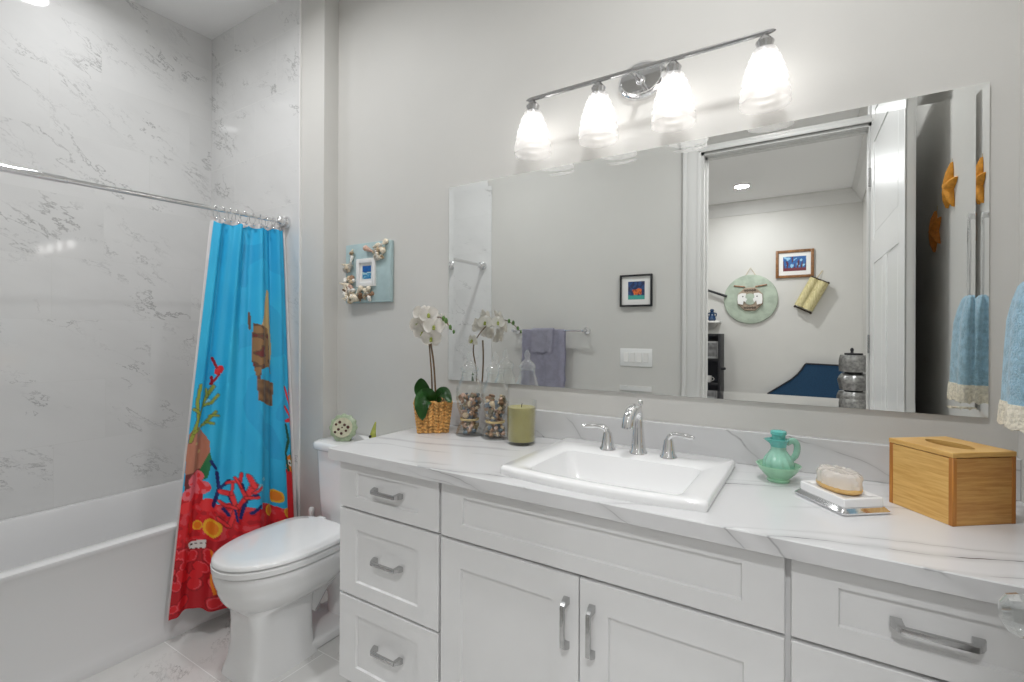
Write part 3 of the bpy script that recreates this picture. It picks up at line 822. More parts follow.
drawer(cC, -.044, RX - .006, .387, .664, .076, .06, hx=.170)
drawer(cC, -.044, RX - .006, .100, .380, .076, .06, hx=.170)

# counter slab with a cut-out for the sink, and its backsplash
ctop = thing('countertop', 'white quartz countertop with grey veins along the vanity', 'countertop', (-.5, -.28, ZT))
HX0, HX1, HY0, HY1 = -.70, -.24, -.485, -.19
CX0, CX1, CY0, CY1, CZ0, CZ1 = -1.385, RX, -.560, 0., .834, .869
b = BM()
outer = [(CX0, CY0), (CX1, CY0), (CX1, CY1), (CX0, CY1)]
hole = [(HX0, HY0), (HX1, HY0), (HX1, HY1), (HX0, HY1)]
e = .002
o_t = [(CX0 + e, CY0 + e), (CX1, CY0 + e), (CX1, CY1), (CX0 + e, CY1)]
L0 = [[(x, y, CZ0) for x, y in hole], [(x, y, CZ0) for x, y in outer], [(x, y, CZ1 - e) for x, y in outer], [(x, y, CZ1) for x, y in o_t], [(x, y, CZ1) for x, y in hole]]
V = rings(b, L0, False, False)
for i in range(4):
    j = (i + 1) % 4; b.faces.new((V[-1][i], V[-1][j], V[0][j], V[0][i]))
obj('slab', b, QUARTZ, ctop, True, ang=25)
b = BM(); box(b, CX0, CX1, -.022, 0, CZ1, .967, .0015, 1); obj('backsplash', b, QUARTZ, ctop, True, ang=25)

# sink ---------------------------------------------------------------
sink = thing('sink', 'white rectangular drop-in sink with a bowed front on the counter', 'sink', (-.475, -.29, CZ1))
SX0, SX1, SY0, SY1 = -.745, -.203, -.497, -.070
zt = .892
IX0, IX1, IY0, IY1 = -.672, -.268, -.468, -.212
R = [rrect(SX0 + .002, SX1 - .002, SY0 + .002, SY1, .008, CZ1, bow=.028), rrect(SX0, SX1, SY0, SY1, .010, CZ1 + .012, bow=.028), rrect(SX0 + .001, SX1 - .001, SY0 + .001, SY1, .012, zt - .004, bow=.028),
     rrect(SX0 + .006, SX1 - .006, SY0 + .006, SY1 - .006, .012, zt, bow=.028), rrect(IX0 - .012, IX1 + .012, IY0 - .010, IY1 + .012, .03, zt - .001, bow=.012),
     rrect(IX0, IX1, IY0, IY1, .028, zt - .006, bow=.012), rrect(IX0 + .012, IX1 - .010, IY0 + .006, IY1 - .01, .03, zt - .05, bow=.008), rrect(IX0 + .04, IX1 - .035, IY0 + .025, IY1 - .03, .04, .765, bow=.0), rrect(IX0 + .07, IX1 - .065, IY0 + .05, IY1 - .055, .04, .752)]
b = BM(); rings(b, R, False, True); obj('bowl', b, PORC, sink, True, ang=50)
b = BM(); lathe(b, [(.026, 0), (.026, .003), (.018, .005), (.016, .002)], (-.47, -.335, .752), 24); obj('drain', b, CHROME, sink, True)

# faucet -------------------------------------------------------------
fa = thing('faucet', 'chrome widespread faucet with two lever handles behind the sink basin', 'faucet', (-.466, -.152, zt))
fz = zt
b = BM()
R = []
for r, z in ((.027, 0), (.027, .004), (.0225, .009), (.0205, .03), (.0165, .07), (.0145, .10)):
    R.append((r, z))
lathe(b, R, (-.466, -.150, fz), 24)
tube(b, spline([(-.466, -.150, fz + .090), (-.4665, -.152, fz + .116), (-.4675, -.166, fz + .134), (-.470, -.190, fz + .134), (-.473, -.212, fz + .116), (-.475, -.222, fz + .082)], 24), [.0145, .0145, .0145, .0145, .0145, .0145, .0145, .0145, .0148, .015, .0152, .0155, .0158, .016, .0164, .0168, .0172, .0176, .018, .0182, .0184, .0186, .0188, .0188, .0175], 16)
obj('spout', b, CHROME, fa, True, ang=60)
b = BM(); lathe(b, [(.0035, 0), (.0035, .022), (.007, .026), (.0065, .034), (.003, .038)], (-.462, -.140, fz + .122), 12); obj('pop_up_rod', b, CHROME, fa, True)
for hx, hy, sg in ((-.562, -.155, -1), (-.375, -.152, 1)):
    b = BM()
    lathe(b, [(.0245, 0), (.0245, .004), (.020, .009), (.017, .03), (.013, .052)], (hx, hy, fz), 20)
    tube(b, spline([(hx, hy, fz + .044), (hx + sg * .002, hy - .001, fz + .058), (hx + sg * .016, hy - .004, fz + .069), (hx + sg * .040, hy - .010, fz + .0705), (hx + sg * .076, hy - .018, fz + .068)], 16),
         [.013, .0128, .0125, .012, .0115, .011, .0105, .010, .0095, .0092, .009, .009, .009, .009, .0088, .0082, .006], 12, flat=.75)
    obj('lever_handle', b, CHROME, fa, True, ang=60)

# ================================================================= MIRROR
mir = thing('vanity_mirror', 'large frameless mirror with slanted glass edges on the wall above the vanity', 'mirror', (-.49, 0, 1.056))
MX0, MX1, MZ0, MZ1, BW = -1.327, .3465, 1.056, 1.866, .024
b = BM(); q = [(MX0 + BW, MZ0 + BW), (MX1 - BW, MZ0 + BW), (MX1 - BW, MZ1 - BW), (MX0 + BW, MZ1 - BW)]
f = b.faces.new([b.verts.new((x, -.006, z)) for x, z in q]); obj('mirror_glass', b, MIRROR, mir, True)
oq = [(MX0, MZ0), (MX1, MZ0), (MX1, MZ1), (MX0, MZ1)]
for k, dg in enumerate((2.85, 3.2, 2.85, 3.6)):      # bottom, right, top, left slant
    b = BM(); j = (k + 1) % 4; yo = -.006 - BW * math.tan(math.radians(dg))
    rings(b, [[(oq[i][0], y, oq[i][1]) for i in (k, j)] for y in (0., yo)] + [[(q[i][0], -.006, q[i][1]) for i in (k, j)]], closed=False)
    obj('bevel_edge', b, MIRROR, mir, True, ang=.2)

# ================================================================= VANITY LIGHT
vl = thing('vanity_light', 'chrome four-light bath bar with ribbed glass shades above the mirror', 'wall light', (-.503, 0, 2.10))
LY = -.105; BZ = 2.087
Mw = Matrix.Rotation(PI / 2, 4, 'X')
b = BM(); lathe(b, [(1.0, 0), (1.0, .008), (.94, .016), (.80, .022), (.78, .026), (.02, .028)], (-.503, 0, 2.099), 48, Mw @ Matrix.Diagonal((.085, .064, 1, 1))); obj('backplate', b, CHROME, vl, True)
b = BM(); tube(b, [(-.503, -.02, 2.092), (-.503, LY, BZ)], .010, 12); lathe(b, [(.018, 0), (.014, .01), (.010, .014)], (-.503, -.026, 2.092), 16, Mw); obj('arm', b, CHROME, vl, True)
b = BM()
tube(b, [(-.893, LY, BZ), (-.885, LY, BZ), (-.872, LY, BZ), (-.124, LY, BZ), (-.111, LY, BZ), (-.103, LY, BZ)], [.002, .0055, .0075, .0075, .0055, .002], 8); obj('crossbar', b, NICKEL, vl, True)
sx_l = [-.866, -.618, -.377, -.130]
sprof = []
for i in range(41):
    t = i / 40
    r = .030 + .036 * (1 - (1 - t) ** 1.9) + .0007 * math.sin(t * PI * 14)
    sprof.append((r, -.012 - .150 * t))
for x in sx_l:
    b = BM(); lathe(b, [(.006, 0.0), (.010, -.006), (.018, -.014), (.024, -.022), (.021, -.030), (.019, -.038), (.027, -.046), (.028, -.056), (.006, -.056)], (x, LY, BZ - .004), 24); so = obj('socket', b, NICKEL, vl, True, ang=25)
    b = BM(); lathe(b, sprof, (x, LY, BZ - .036), 40, cap0=False, cap1=False); obj('lamp_shade', b, SHADE, so, True, ang=60)
    b = BM(); lathe(b, [(.011, -.06), (.013, -.066), (.020, -.088), (.027, -.106), (.027, -.118), (.021, -.132), (.010, -.140), (.002, -.142)], (x, LY, BZ - .004), 20); obj('bulb', b, BULB, so, True, ang=60)

# ================================================================= RECESSED LAMPS
def can(x, y, label, power, room, r=.075):
    t = thing('downlight', label, 'ceiling light', (x, y, CZ), 0)
    b = BM(); torus(b, (0, 0, -.003), r + .010, .007, None, 32, 8); obj('trim_ring', b, TRIM, t)
    b = BM(); lathe(b, [(r + .004, -.003), (.001, -.0035)], (0, 0, 0), 32, cap0=False); obj('lens', b, LED, t)
    ld = bpy.data.lights.new('downlight_lamp', 'AREA'); ld.shape = 'DISK'; ld.size = 2 * r; ld.energy = power; ld.color = (.985, .992, 1.)
    ld.spread = math.radians(180 if room else 160)   # bathroom beams narrowed to darken the upper walls
    lo = bpy.data.objects.new('lamp', ld); COL.objects.link(lo); lo.parent = t; lo.location = (0, 0, -.012)
can(-1.88, -.83, 'recessed ceiling downlight above the toilet', CAN_POWER * 1.12, 0)
can(-2.70, -.80, 'recessed ceiling downlight above the bathtub', CAN_POWER * .32, 0)
can(-.18, -.84, 'added unseen ceiling downlight in front of the vanity', CAN_POWER * 1.4, 0)  # added lamp, out of view, brightens the cabinets and right wall
can(-.784, -4.763, 'recessed bedroom ceiling downlight seen through the doorway', BED_POWER, 1)
can(-2.2, -3.0, 'added unseen bedroom ceiling downlight behind the doorway wall', BED_POWER, 1)  # added lamp, out of view, brightens the bedroom
can(.2, -2.5, 'added unseen bedroom ceiling downlight near the doorway', BED_POWER * 1.35, 1)  # added lamp, out of view, lights toilet, tub and cabinets through the doorway

# ================================================================= COUNTER OBJECTS
CT = CZ1
# orchid ---------------------------------------------------------------
orc = thing('potted_orchid', 'white artificial orchid in a square woven basket pot', 'plant', (-1.288, -.148, CT), math.radians(41))
b = BM()
def pot_at(u, z): return lerp(.055, .070, z / .122)
NW = 12; NR = 10
for side in range(4):
    Ms = Matrix.Rotation(side * PI / 2, 4, 'Z')
    for r in range(NR):
        z0 = .122 * r / NR; z1 = .122 * (r + 1) / NR; zc = (z0 + z1) / 2; hw = pot_at(0, zc)
        for k in range(NW // 2):
            x0 = -hw + 2 * hw * k / (NW // 2); x1 = -hw + 2 * hw * (k + 1) / (NW // 2)
            tilt = .35 if k % 2 else -.35
            M = Ms @ Matrix.Translation(((x0 + x1) / 2, -hw + .002, zc)) @ Matrix.Rotation(tilt * 1.6, 4, 'Y')
            sphere(b, (0, 0, 0), 1., 8, (x1 - x0) * .60, .0085, .0064, M)
            # create_uvsphere scaled by axes
R = [[(sx * h, sy * h, z) for sx, sy in ((-1, -1), (1, -1), (1, 1), (-1, 1))] for h, z in ((.053, .001), (.066, .118), (.060, .118), (.058, .108))]
rings(b, R)
obj('woven_pot', b, WICKER, orc, ang=60)
MOSS = plain('dry_moss', srgb(92, 78, 48), .95, var=.3, vscale=80., bmp=1., bscale=120.)
b = BM(); box(b, -.058, .058, -.058, .058, .095, .112, .004); obj('moss', b, MOSS, orc)
def leaf(pts, wid, up=(0, 0, 1), cup=.2):
    bm = BM(); P = spline(pts, 20); up = Vector(up); V = []
    for i, p in enumerate(P):
        t = i / 20; w_ = wid * (math.sin(PI * min(1, (t * .93 + .07))) ** .6)
        d = (P[min(20, i + 1)] - P[max(0, i - 1)]).normalized(); sd = d.cross(up).normalized(); nr = sd.cross(d).normalized()
        V.append([bm.verts.new(p + sd * (w_ * s) + nr * (cup * w_ * (s * s)) + nr * (-.0015 if k == 1 else 0)) for k, s in enumerate((-1, -.5, 0, .5, 1))])
    for a, c in zip(V[:-1], V[1:]):
        for i in range(4): bm.faces.new((a[i], a[i + 1], c[i + 1], c[i]))
    bmesh.ops.solidify(bm, geom=bm.faces[:], thickness=.0022)
    return bm
# leaves in world coordinates
VD = Vector((-.66, .75, 0))   # away from the viewer
for pts, wd, up in (([(-1.262, -.170, .985), (-1.262, -.212, 1.012), (-1.262, -.240, .988), (-1.256, -.244, .925)], .033, (.65, -.75, .15)),
                    ([(-1.305, -.165, .985), (-1.325, -.172, 1.03), (-1.328, -.175, 1.075)], .030, (.65, -.75, .1)),
                    ([(-1.262, -.155, .985), (-1.235, -.165, 1.02), (-1.205, -.175, 1.022), (-1.172, -.178, .99)], .024, (.45, -.7, .5))):
    obj('leaf', leaf(pts, wd, up), LEAF, orc, True, ang=80)
b = BM(); tube(b, spline([(-1.215, -.175, .995), (-1.198, -.19, 1.006), (-1.184, -.20, .998)], 10), .002, 6); obj('air_root', b, STEM, orc, True)
arc = [(-1.283, -.158, .97), (-1.290, -.155, 1.08), (-1.305, -.150, 1.185), (-1.288, -.175, 1.25), (-1.245, -.20, 1.298), (-1.195, -.222, 1.312), (-1.150, -.236, 1.292), (-1.120, -.24, 1.264)]
b = BM(); tube(b, spline(arc, 50), [.0034 - .0018 * i / 50 for i in range(51)], 8); obj('flower_stem', b, STEM, orc, True)
b = BM(); tube(b, spline([(-1.262, -.160, .97), (-1.264, -.165, 1.06), (-1.266, -.172, 1.14), (-1.275, -.18, 1.22)], 24), .0036, 8); obj('flower_stem', b, STEM, orc, True)
def flower(c, face, size, roll=0.):
    f_ = Vector(face).normalized(); up = Vector((0, 0, 1)); r_ = up.cross(f_).normalized(); u_ = f_.cross(r_)
    M = Matrix(((r_.x, u_.x, f_.x, c[0]), (r_.y, u_.y, f_.y, c[1]), (r_.z, u_.z, f_.z, c[2]), (0, 0, 0, 1))) @ Matrix.Rotation(roll, 4, 'Z')
    bm = BM()
    for ang, ln, wd, dz in ((90, .9, .42, -.004), (210, .9, .42, -.004), (330, .9, .42, -.004), (8, 1.0, .66, .002), (172, 1.0, .66, .002)):
        a = math.radians(ang); d = Vector((math.cos(a), math.sin(a), 0)); s_ = Vector((-d.y, d.x, 0)); V = []
        for i in range(8):
            t = i / 7; w_ = size * wd * (math.sin(PI * (t * .9 + .08)) ** .7)
            row = []
            for k in (-1, -.5, 0, .5, 1):
                p = d * (size * ln * t) + s_ * (w_ * k) + Vector((0, 0, dz + size * (.25 * t - .35 * t * t) + size * .12 * k * k * (1 if wd > .5 else -1) * t))
                row.append(bm.verts.new(M @ p))
            V.append(row)
        for a_, b_ in zip(V[:-1], V[1:]):
            for i in range(4): bm.faces.new((a_[i], a_[i + 1], b_[i + 1], b_[i]))
    bmesh.ops.solidify(bm, geom=bm.faces[:], thickness=.0012)
    fo = obj('flower', bm, PETAL, orc, True, ang=80)
    bm = BM(); sphere(bm, M @ Vector((0, -.003, .006)), .0055, 10, 1, 1, 1.2); sphere(bm, M @ Vector((0, -.010, .010)), .006, 10, .7, 1.3, .8)
    lo = obj('lip', bm, LIP, fo, True); lo['label'] = 'yellow green lip'
LIP = plain('orchid_lip', srgb(150, 160, 70), .5, var=.3, vscale=120.)
for c, fc, s_, ro in (((-1.318, -.205, 1.285), (.1, -1, .1), .040, .1), ((-1.288, -.215, 1.328), (.35, -1, .2), .038, -.1), ((-1.232, -.238, 1.322), (.5, -1, .1), .038, .2), ((-1.205, -.24, 1.278), (.6, -.9, 0), .040, 0.), ((-1.225, -.232, 1.235), (.5, -1, -.2), .040, .1), ((-1.275, -.222, 1.255), (.3, -1, -.1), .042, -.2), ((-1.255, -.17, 1.30), (.4, .9, .1), .036, .0), ((-1.20, -.19, 1.30), (.6, .8, .1), .032, .1), ((-1.30, -.14, 1.22), (-.2, .9, .1), .030, .1)):
    flower(c, fc, s_, ro)
for c, r in (((-1.150, -.237, 1.298), .0085), ((-1.128, -.24, 1.274), .0075), ((-1.168, -.23, 1.306), .008), ((-1.112, -.24, 1.258), .006)):
    b = BM(); sphere(b, c, r, 10, .8, .8, 1.3); obj('bud', b, BUDM, orc, True)

# apothecary jars ------------------------------------------------------
def jar(loc, label, seed):
    rnd = random.Random(seed)
    t = thing('glass_jar', label, 'jar', loc, 0, None)
    ob = [(.052, 0), (.053, .006), (.048, .022), (.036, .048), (.031, .058), (.036, .070), (.046, .105), (.052, .145), (.052, .175), (.043, .200), (.033, .214), (.031, .236), (.034, .242)]
    inn = [(.0305, .242), (.029, .215), (.039, .199), (.048, .174), (.048, .146), (.042, .106), (.032, .071), (.027, .058), (.032, .048), (.044, .022), (.046, .010), (.001, .010)]
    b = BM(); lathe(b, ob + inn, (0, 0, 0), 36, cap1=False); obj('jar_body', b, GLASS, t, ang=50)
    b = BM(); lathe(b, [(.026, .234), (.026, .243), (.034, .244), (.035, .249), (.031, .256), (.024, .265), (.013, .274), (.008, .281), (.012, .289), (.013, .297), (.007, .309), (.002, .318)], (0, 0, 0), 30); obj('lid', b, LIDG, t, ang=50)
    b = BM(); torus(b, (0, 0, .058), .0335, .0024, None, 24, 6); torus(b, (0, 0, .062), .0345, .0022, None, 24, 6); obj('cord_tie', b, CORD, t)
    prof = [(.012, .043), (.03, .037), (.055, .024), (.07, .030), (.10, .038), (.13, .044), (.155, .042)]
    b = BM()
    for k in range(170):
        z = rnd.uniform(.014, .152); rr = 0
        for (z0, r0), (z1, r1) in zip(prof[:-1], prof[1:]):
            if z0 <= z <= z1: rr = lerp(r0, r1, (z - z0) / (z1 - z0))
        a = rnd.uniform(0, 2 * PI); q = rr * rnd.uniform(.45, .84); s = rnd.uniform(.007, .0135)
        nf = len(b.faces)
        sphere(b, (q * math.cos(a), q * math.sin(a), z), s, 8, rnd.uniform(.7, 1.3), rnd.uniform(.5, 1), rnd.uniform(.5, .9), Matrix.Rotation(rnd.uniform(0, 3), 4, 'X') @ Matrix.Rotation(rnd.uniform(0, 3), 4, 'Y'))
        b.faces.ensure_lookup_table(); mi = rnd.choice([1, 1, 2, 4, 4, 4, 4, 5, 5, 5, 7, 7])
        for f_ in b.faces[nf:]: f_.material_index = mi
    o = obj('shells', b, None, t, mats=SHELLM, ang=60); o['kind'] = 'stuff'; o['label'] = 'mixed sea shells'
jar((-1.121, -.132, CT), 'glass apothecary jar of sea shells right beside the orchid pot', 3)
jar((-1.010, -.122, CT), 'glass apothecary jar of sea shells right beside the green candle', 5)

# candle ---------------------------------------------------------------
ca = thing('jar_candle', 'olive green candle in a clear glass tumbler beside the shell jars', 'candle', (-.881, -.150, CT))
b = BM(); lathe(b, [(.047, 0), (.049, .004), (.0505, .01), (.053, .148), (.0525, .150), (.0505, .148), (.0485, .012), (.001, .010)], (0, 0, 0), 36, cap1=False); obj('glass_tumbler', b, GLASS, ca, ang=50)
b = BM(); lathe(b, [(.046, .0115), (.0475, .014), (.0495, .126), (.048, .128), (.001, .126)], (0, 0, 0), 36); obj('wax', b, WAXM, ca)
b = BM(); tube(b, [(0, 0, .124), (.001, 0, .134), (.003, 0, .140)], .0014, 6); obj('wick', b, BLACK, ca)

# pitcher in its bowl ----------------------------------------------------
bw = thing('green_bowl', 'small pale jade green bowl holding the mint pitcher on the counter', 'bowl', (-.090, -.150, CT))
b = BM(); lathe(b, [(.026, 0), (.028, .004), (.025, .008), (.036, .018), (.046, .030), (.053, .042), (.0535, .044), (.051, .044), (.044, .032), (.034, .020), (.022, .013), (.001, .012)], (0, 0, 0), 40, cap1=False); obj('bowl_body', b, JADE, bw, ang=50)
pt = thing('pitcher', 'mint and turquoise ceramic pitcher standing in the jade bowl', 'pitcher', (-.090, -.150, CT + .0125), math.radians(25))
b = BM()
R = []
for r, z in ((.018, 0), (.026, .004), (.031, .010), (.034, .016), (.036, .022), (.037, .029), (.036, .036), (.034, .044), (.030, .052), (.025, .060), (.0185, .070), (.0185, .080)):
    R.append([((r * (1 + .05 * math.cos(12 * (2 * PI * i / 84) + z * 70) * (1 if .008 < z < .06 else 0))) * math.cos(2 * PI * i / 84), (r * (1 + .05 * math.cos(12 * (2 * PI * i / 84) + z * 70) * (1 if .008 < z < .06 else 0))) * math.sin(2 * PI * i / 84), z) for i in range(84)])
rings(b, R); obj('body', b, MINT, pt, ang=60)
b = BM(); R = []
for r, z, sp in ((.0185, .078, 0), (.020, .086, .2), (.024, .094, .75), (.026, .098, 1.), (.023, .0985, 1.), (.017, .090, .3)):
    R.append([((r + .012 * sp * max(0, math.cos(2 * PI * i / 48 - PI)) ** 6) * math.cos(2 * PI * i / 48), r * math.sin(2 * PI * i / 48), z) for i in range(48)])
rings(b, R); obj('spout_rim', b, TURQ, pt, ang=60)
b = BM(); lathe(b, [(.0165, .090), (.0165, .108), (.0195, .110), (.0195, .118), (.015, .121), (.001, .122)], (0, 0, 0), 28); obj('stopper', b, TURQ, pt, ang=40)
b = BM(); tube(b, spline([(.020, 0, .088), (.036, 0, .094), (.046, 0, .082), (.044, 0, .060), (.034, 0, .044)], 18), [.0055] * 15 + [.0055, .005, .005, .004], 10, flat=1.5); obj('handle', b, MINT, pt, ang=60)

# soap dish ---------------------------------------------------------------
SA = math.atan2(-.115, .094)
sd_c = Vector((.041, -.268, CT))
sd = thing('soap_dish', 'white ceramic soap dish block on a chrome tray in front of the pitcher', 'soap dish', sd_c, SA)
b = BM()
rings(b, [rrect(-hx, hx, -hy, hy, .006, z) for hx, hy, z in ((.074, .054, 0), (.077, .057, .003), (.077, .057, .006), (.070, .050, .014), (.068, .048, .0145))]); obj('tray', b, CHROME, sd, ang=30)
b = BM(); rings(b, [rrect(-hx, hx, -hy, hy, .004, z) for hx, hy, z in ((.066, .047, .0145), (.067, .048, .016), (.067, .048, .032), (.0655, .0465, .034), (.055, .035, .034), (.051, .031, .032))]); obj('ceramic_block', b, PORC, sd, ang=30)
so = thing('soap_bar', 'amber oval soap under clear plastic wrap lying on the soap dish', 'soap', sd_c + Vector((-.002, 0, .033)), SA)
b = BM(); R = []
for k, z in ((.86, -.001), (1.03, .004), (1.06, .009), (1.02, .0125), (.7, .0145)):
    R.append([(.052 * k * math.cos(2 * PI * i / 48), .034 * k * math.sin(2 * PI * i / 48), z) for i in range(48)])
rings(b, R); obj('soap_body', b, SOAPM, so, ang=60)
b = BM(); R = []
for k, z in ((1.04, .0125), (1.0, .020), (1.03, .032), (.98, .040), (.82, .0445), (.55, .043), (.2, .046)):
    R.append([((1.1 * .047 * k + .005 * noise.noise((i * .9, z * 90, 1.))) * math.cos(2 * PI * i / 48), (1.1 * .032 * k + .005 * noise.noise((i * .9, z * 90, 4.))) * math.sin(2 * PI * i / 48), z + .003 * noise.noise((i * .7, k * 6, 2.))) for i in range(48)])
rings(b, R, cap0=False); obj('plastic_wrap', b, PLASTIC, so, ang=25)

# tissue box ----------------------------------------------------------------
fx, fy = .230, -.308
AB = math.radians(38.8)
tb = thing('tissue_box_cover', 'square bamboo tissue box cover with an oval slot on the counter', 'tissue box', (fx + .5 * (.147 * math.cos(AB) - .147 * math.sin(AB)), fy + .5 * (.147 * math.sin(AB) + .147 * math.cos(AB)), CT), AB)
h = .0735; TH = .149
b = BM(); box(b, -h + .004, h - .004, -h + .001, -h + .009, .0, TH - .012, .001, 1); obj('side_panel', b, BAM_S, tb)
b = BM(); box(b, -h + .004, h - .004, h - .009, h - .001, .0, TH - .012, .001, 1); obj('side_panel', b, BAM_S, tb)
b = BM(); box(b, -h + .001, -h + .009, -h + .004, h - .004, .0, TH - .012, .001, 1); obj('side_panel', b, BAM_F, tb)
b = BM(); box(b, h - .009, h - .001, -h + .004, h - .004, .0, TH - .012, .001, 1); obj('side_panel', b, BAM_F, tb)
for sx in (-1, 1):
    for sy in (-1, 1):
        b = BM(); box(b, sx * h - (.010 if sx > 0 else 0), sx * h + (0 if sx > 0 else .010), sy * h - (.010 if sy > 0 else 0), sy * h + (0 if sy > 0 else .010), 0, TH - .010, .0012, 1); obj('corner_post', b, BAM_D, tb)
b = BM()
NS = 64
def sq(i, hw):
    a = 2 * PI * i / NS + PI / 4; c, s = math.cos(a), math.sin(a); m_ = max(abs(c), abs(s)); return hw * c / m_, hw * s / m_
def ov(i):
    a = 2 * PI * i / NS + PI / 4; return .026 * math.cos(a), .050 * math.sin(a)
R = [[(*ov(i), TH - .010) for i in range(NS)], [(*sq(i, h), TH - .010) for i in range(NS)], [(*sq(i, h), TH - .001) for i in range(NS)], [(*sq(i, h - .001), TH) for i in range(NS)], [(*ov(i), TH) for i in range(NS)], [(*ov(i), TH - .010) for i in range(NS)]]
rings(b, R, False, False); obj('top_panel', b, BAM_F, tb, ang=25)

# ================================================================= ON THE BACK WALL
# shell picture frame
sf = thing('picture_frame', 'pale aqua frame edged with sea shells on the wall above the toilet', 'picture', (-1.81, 0, 1.535))
b = BM(); box(b, -.152, .152, -.022, -.001, -.141, .141, .002); obj('frame_board', b, FRAMEB, sf)
b = BM()
for x0, x1, z0, z1 in ((-.066, -.045, -.066, .066), (.041, .062, -.066, .066), (-.045, .041, .045, .066), (-.045, .041, -.066, -.045)):
    box(b, x0, x1, -.034, -.0215, z0, z1, .002)
obj('inner_frame', b, WHITEP, sf)
b = BM(); box(b, -.046, .042, -.024, -.0218, -.046, .046); obj('mat_board', b, WHITEP, sf)
def beach(s, t):
    n_ = noise.noise((s * 3, t * 9, 2.))
    if t > .62: return srgb(22, 92 + 20 * n_, 168)
    if t > .5: return srgb(14, 74, 140)
    if t > .34: return srgb(60, 150, 190) if n_ > .0 else srgb(190, 214, 214)
    return srgb(40, 126, 176) if n_ > -.1 else srgb(130, 180, 196)
painted('photo', [[((-.030 + .058 * i / 24, -.0245, -.030 + .062 * j / 24), (i / 24, j / 24)) for i in range(25)] for j in range(25)], beach, PRINT, sf)
rs = random.Random(11); spots = []
for k in range(15): spots.append((rs.uniform(.062, .128), rs.uniform(.060, .132)))
for k in range(24): spots.append((rs.uniform(-.146, -.098), rs.uniform(-.13, .105)))
for k in range(30): spots.append((rs.uniform(-.145, .035), rs.uniform(-.132, -.078)))
spots += [(.022, .105), (-.10, .10)]
for k, (px, pz) in enumerate(spots):
    b = BM(); r = rs.uniform(.015, .024)
    M = Matrix.Rotation(rs.uniform(0, 6.3), 4, 'Y') @ Matrix.Rotation(rs.uniform(-.5, .5), 4, 'X')
    if k % 3 == 0:     # whelk: stacked coil
        for q in range(6): sphere(b, (0, 0, 0), r * (.62 - .09 * q), 8, 1, 1, .8, Matrix.Translation((px, -.024 - r * .4, pz)) @ M @ Matrix.Translation((0, 0, (q - 2) * r * .42)))
    elif k % 3 == 1:   # scallop: fan with ribs
        R_ = []
        for fr_, hh in ((.05, .30), (.45, .42), (.8, .3), (1., .02)):
            R_.append([Matrix.Translation((px, -.025 - r * .35, pz)) @ M @ Vector((r * fr_ * 1.1 * math.sin(-1.2 + 2.4 * i / 20), -r * hh * (1 + .25 * (i % 2)), r * (fr_ * math.cos(-1.2 + 2.4 * i / 20) - .5))) for i in range(21)])
        rings(b, R_, closed=False); bmesh.ops.solidify(b, geom=b.faces[:], thickness=.0015)
    else:              # snail: rounded spiral
        for q in range(7):
            a = q * .9; sphere(b, (0, 0, 0), r * (.55 - .055 * q), 8, 1, .8, 1, Matrix.Translation((px, -.026 - r * .2 - q * .0006, pz)) @ M @ Matrix.Translation((r * .4 * (1 - q / 8) * math.cos(a), 0, r * .4 * (1 - q / 8) * math.sin(a))))
    obj('shell', b, SHELLM[rs.choice([0, 0, 1, 2, 3, 3, 3, 0, 0, 4])], sf, ang=60)

# ================================================================= RIGHT WALL
def starfish(name, label, y, z, R_, mat, rot, arm=.36):
    t = thing(name, label, 'starfish', (RX, y, z))
    bm = BM(); n_ = 50; ringsR = []
    for k, hgt in ((1., 0.), (.97, -.008), (.62, -.020), (.25, -.026)):
        ring_ = []
        for i in range(n_):
            a = 2 * PI * i / n_; ph = (5 * a / (2 * PI)) % 1; d = abs(ph - .5) * 2
            rr = R_ * (arm + (1 - arm) * d ** 1.6) * k
            ring_.append((hgt - .001, rr * math.sin(a + rot), rr * math.cos(a + rot)))
        ringsR.append(ring_)
    rings(bm, ringsR); obj('body', bm, mat, t, ang=70)
    bm = BM(); tube(bm, [(-.002, 0, R_ * .9), (-.002, .002, R_ * 1.15)], .001, 6); obj('hanging_loop', bm, CORD, t)
starfish('starfish', 'orange starfish hanging on the right wall, the higher of two', -.70, 1.780, .088, STARM, .15)
starfish('starfish', 'orange starfish coloured darker for shade, hanging on the right wall, the lower of two', -.955, 1.668, .088, STARM_SHADED, -.2)
tr = thing('towel_ring', 'slim oval chrome towel ring holding the light blue hand towel', 'towel ring', (RX, -.252, 1.59))
Mxw = Matrix.Rotation(-PI / 2, 4, 'Y')
b = BM(); lathe(b, [(.024, 0), (.024, .008), (.012, .014), (.008, .034), (.010, .042), (.005, .045)], (0, 0, 0), 20, Mxw); obj('mount', b, CHROME, tr)
b = BM(); tube(b, [Vector((-.042, .012 * math.sin(2 * PI * k / 40), -.118 + .118 * math.cos(2 * PI * k / 40))) for k in range(41)], .0030, 8); obj('hoop', b, CHROME, tr)
ht = thing('hand_towel', 'light blue terry hand towel with cream lace hem hanging on the ring', 'towel', (.357, -.240, 1.07))
def towel_ring(z, hx, hy, ph):
    P = []
    for i in range(72):
        a = 2 * PI * i / 72
        w_ = 1 + .12 * math.cos(5 * a + ph) + .05 * math.cos(9 * a + 1.3 * ph)
        P.append((.357 + hx * w_ * math.copysign(abs(math.cos(a)) ** .8, math.cos(a)), -.240 + hy * w_ * math.copysign(abs(math.sin(a)) ** .8, math.sin(a)), z))
    return P
b = BM()
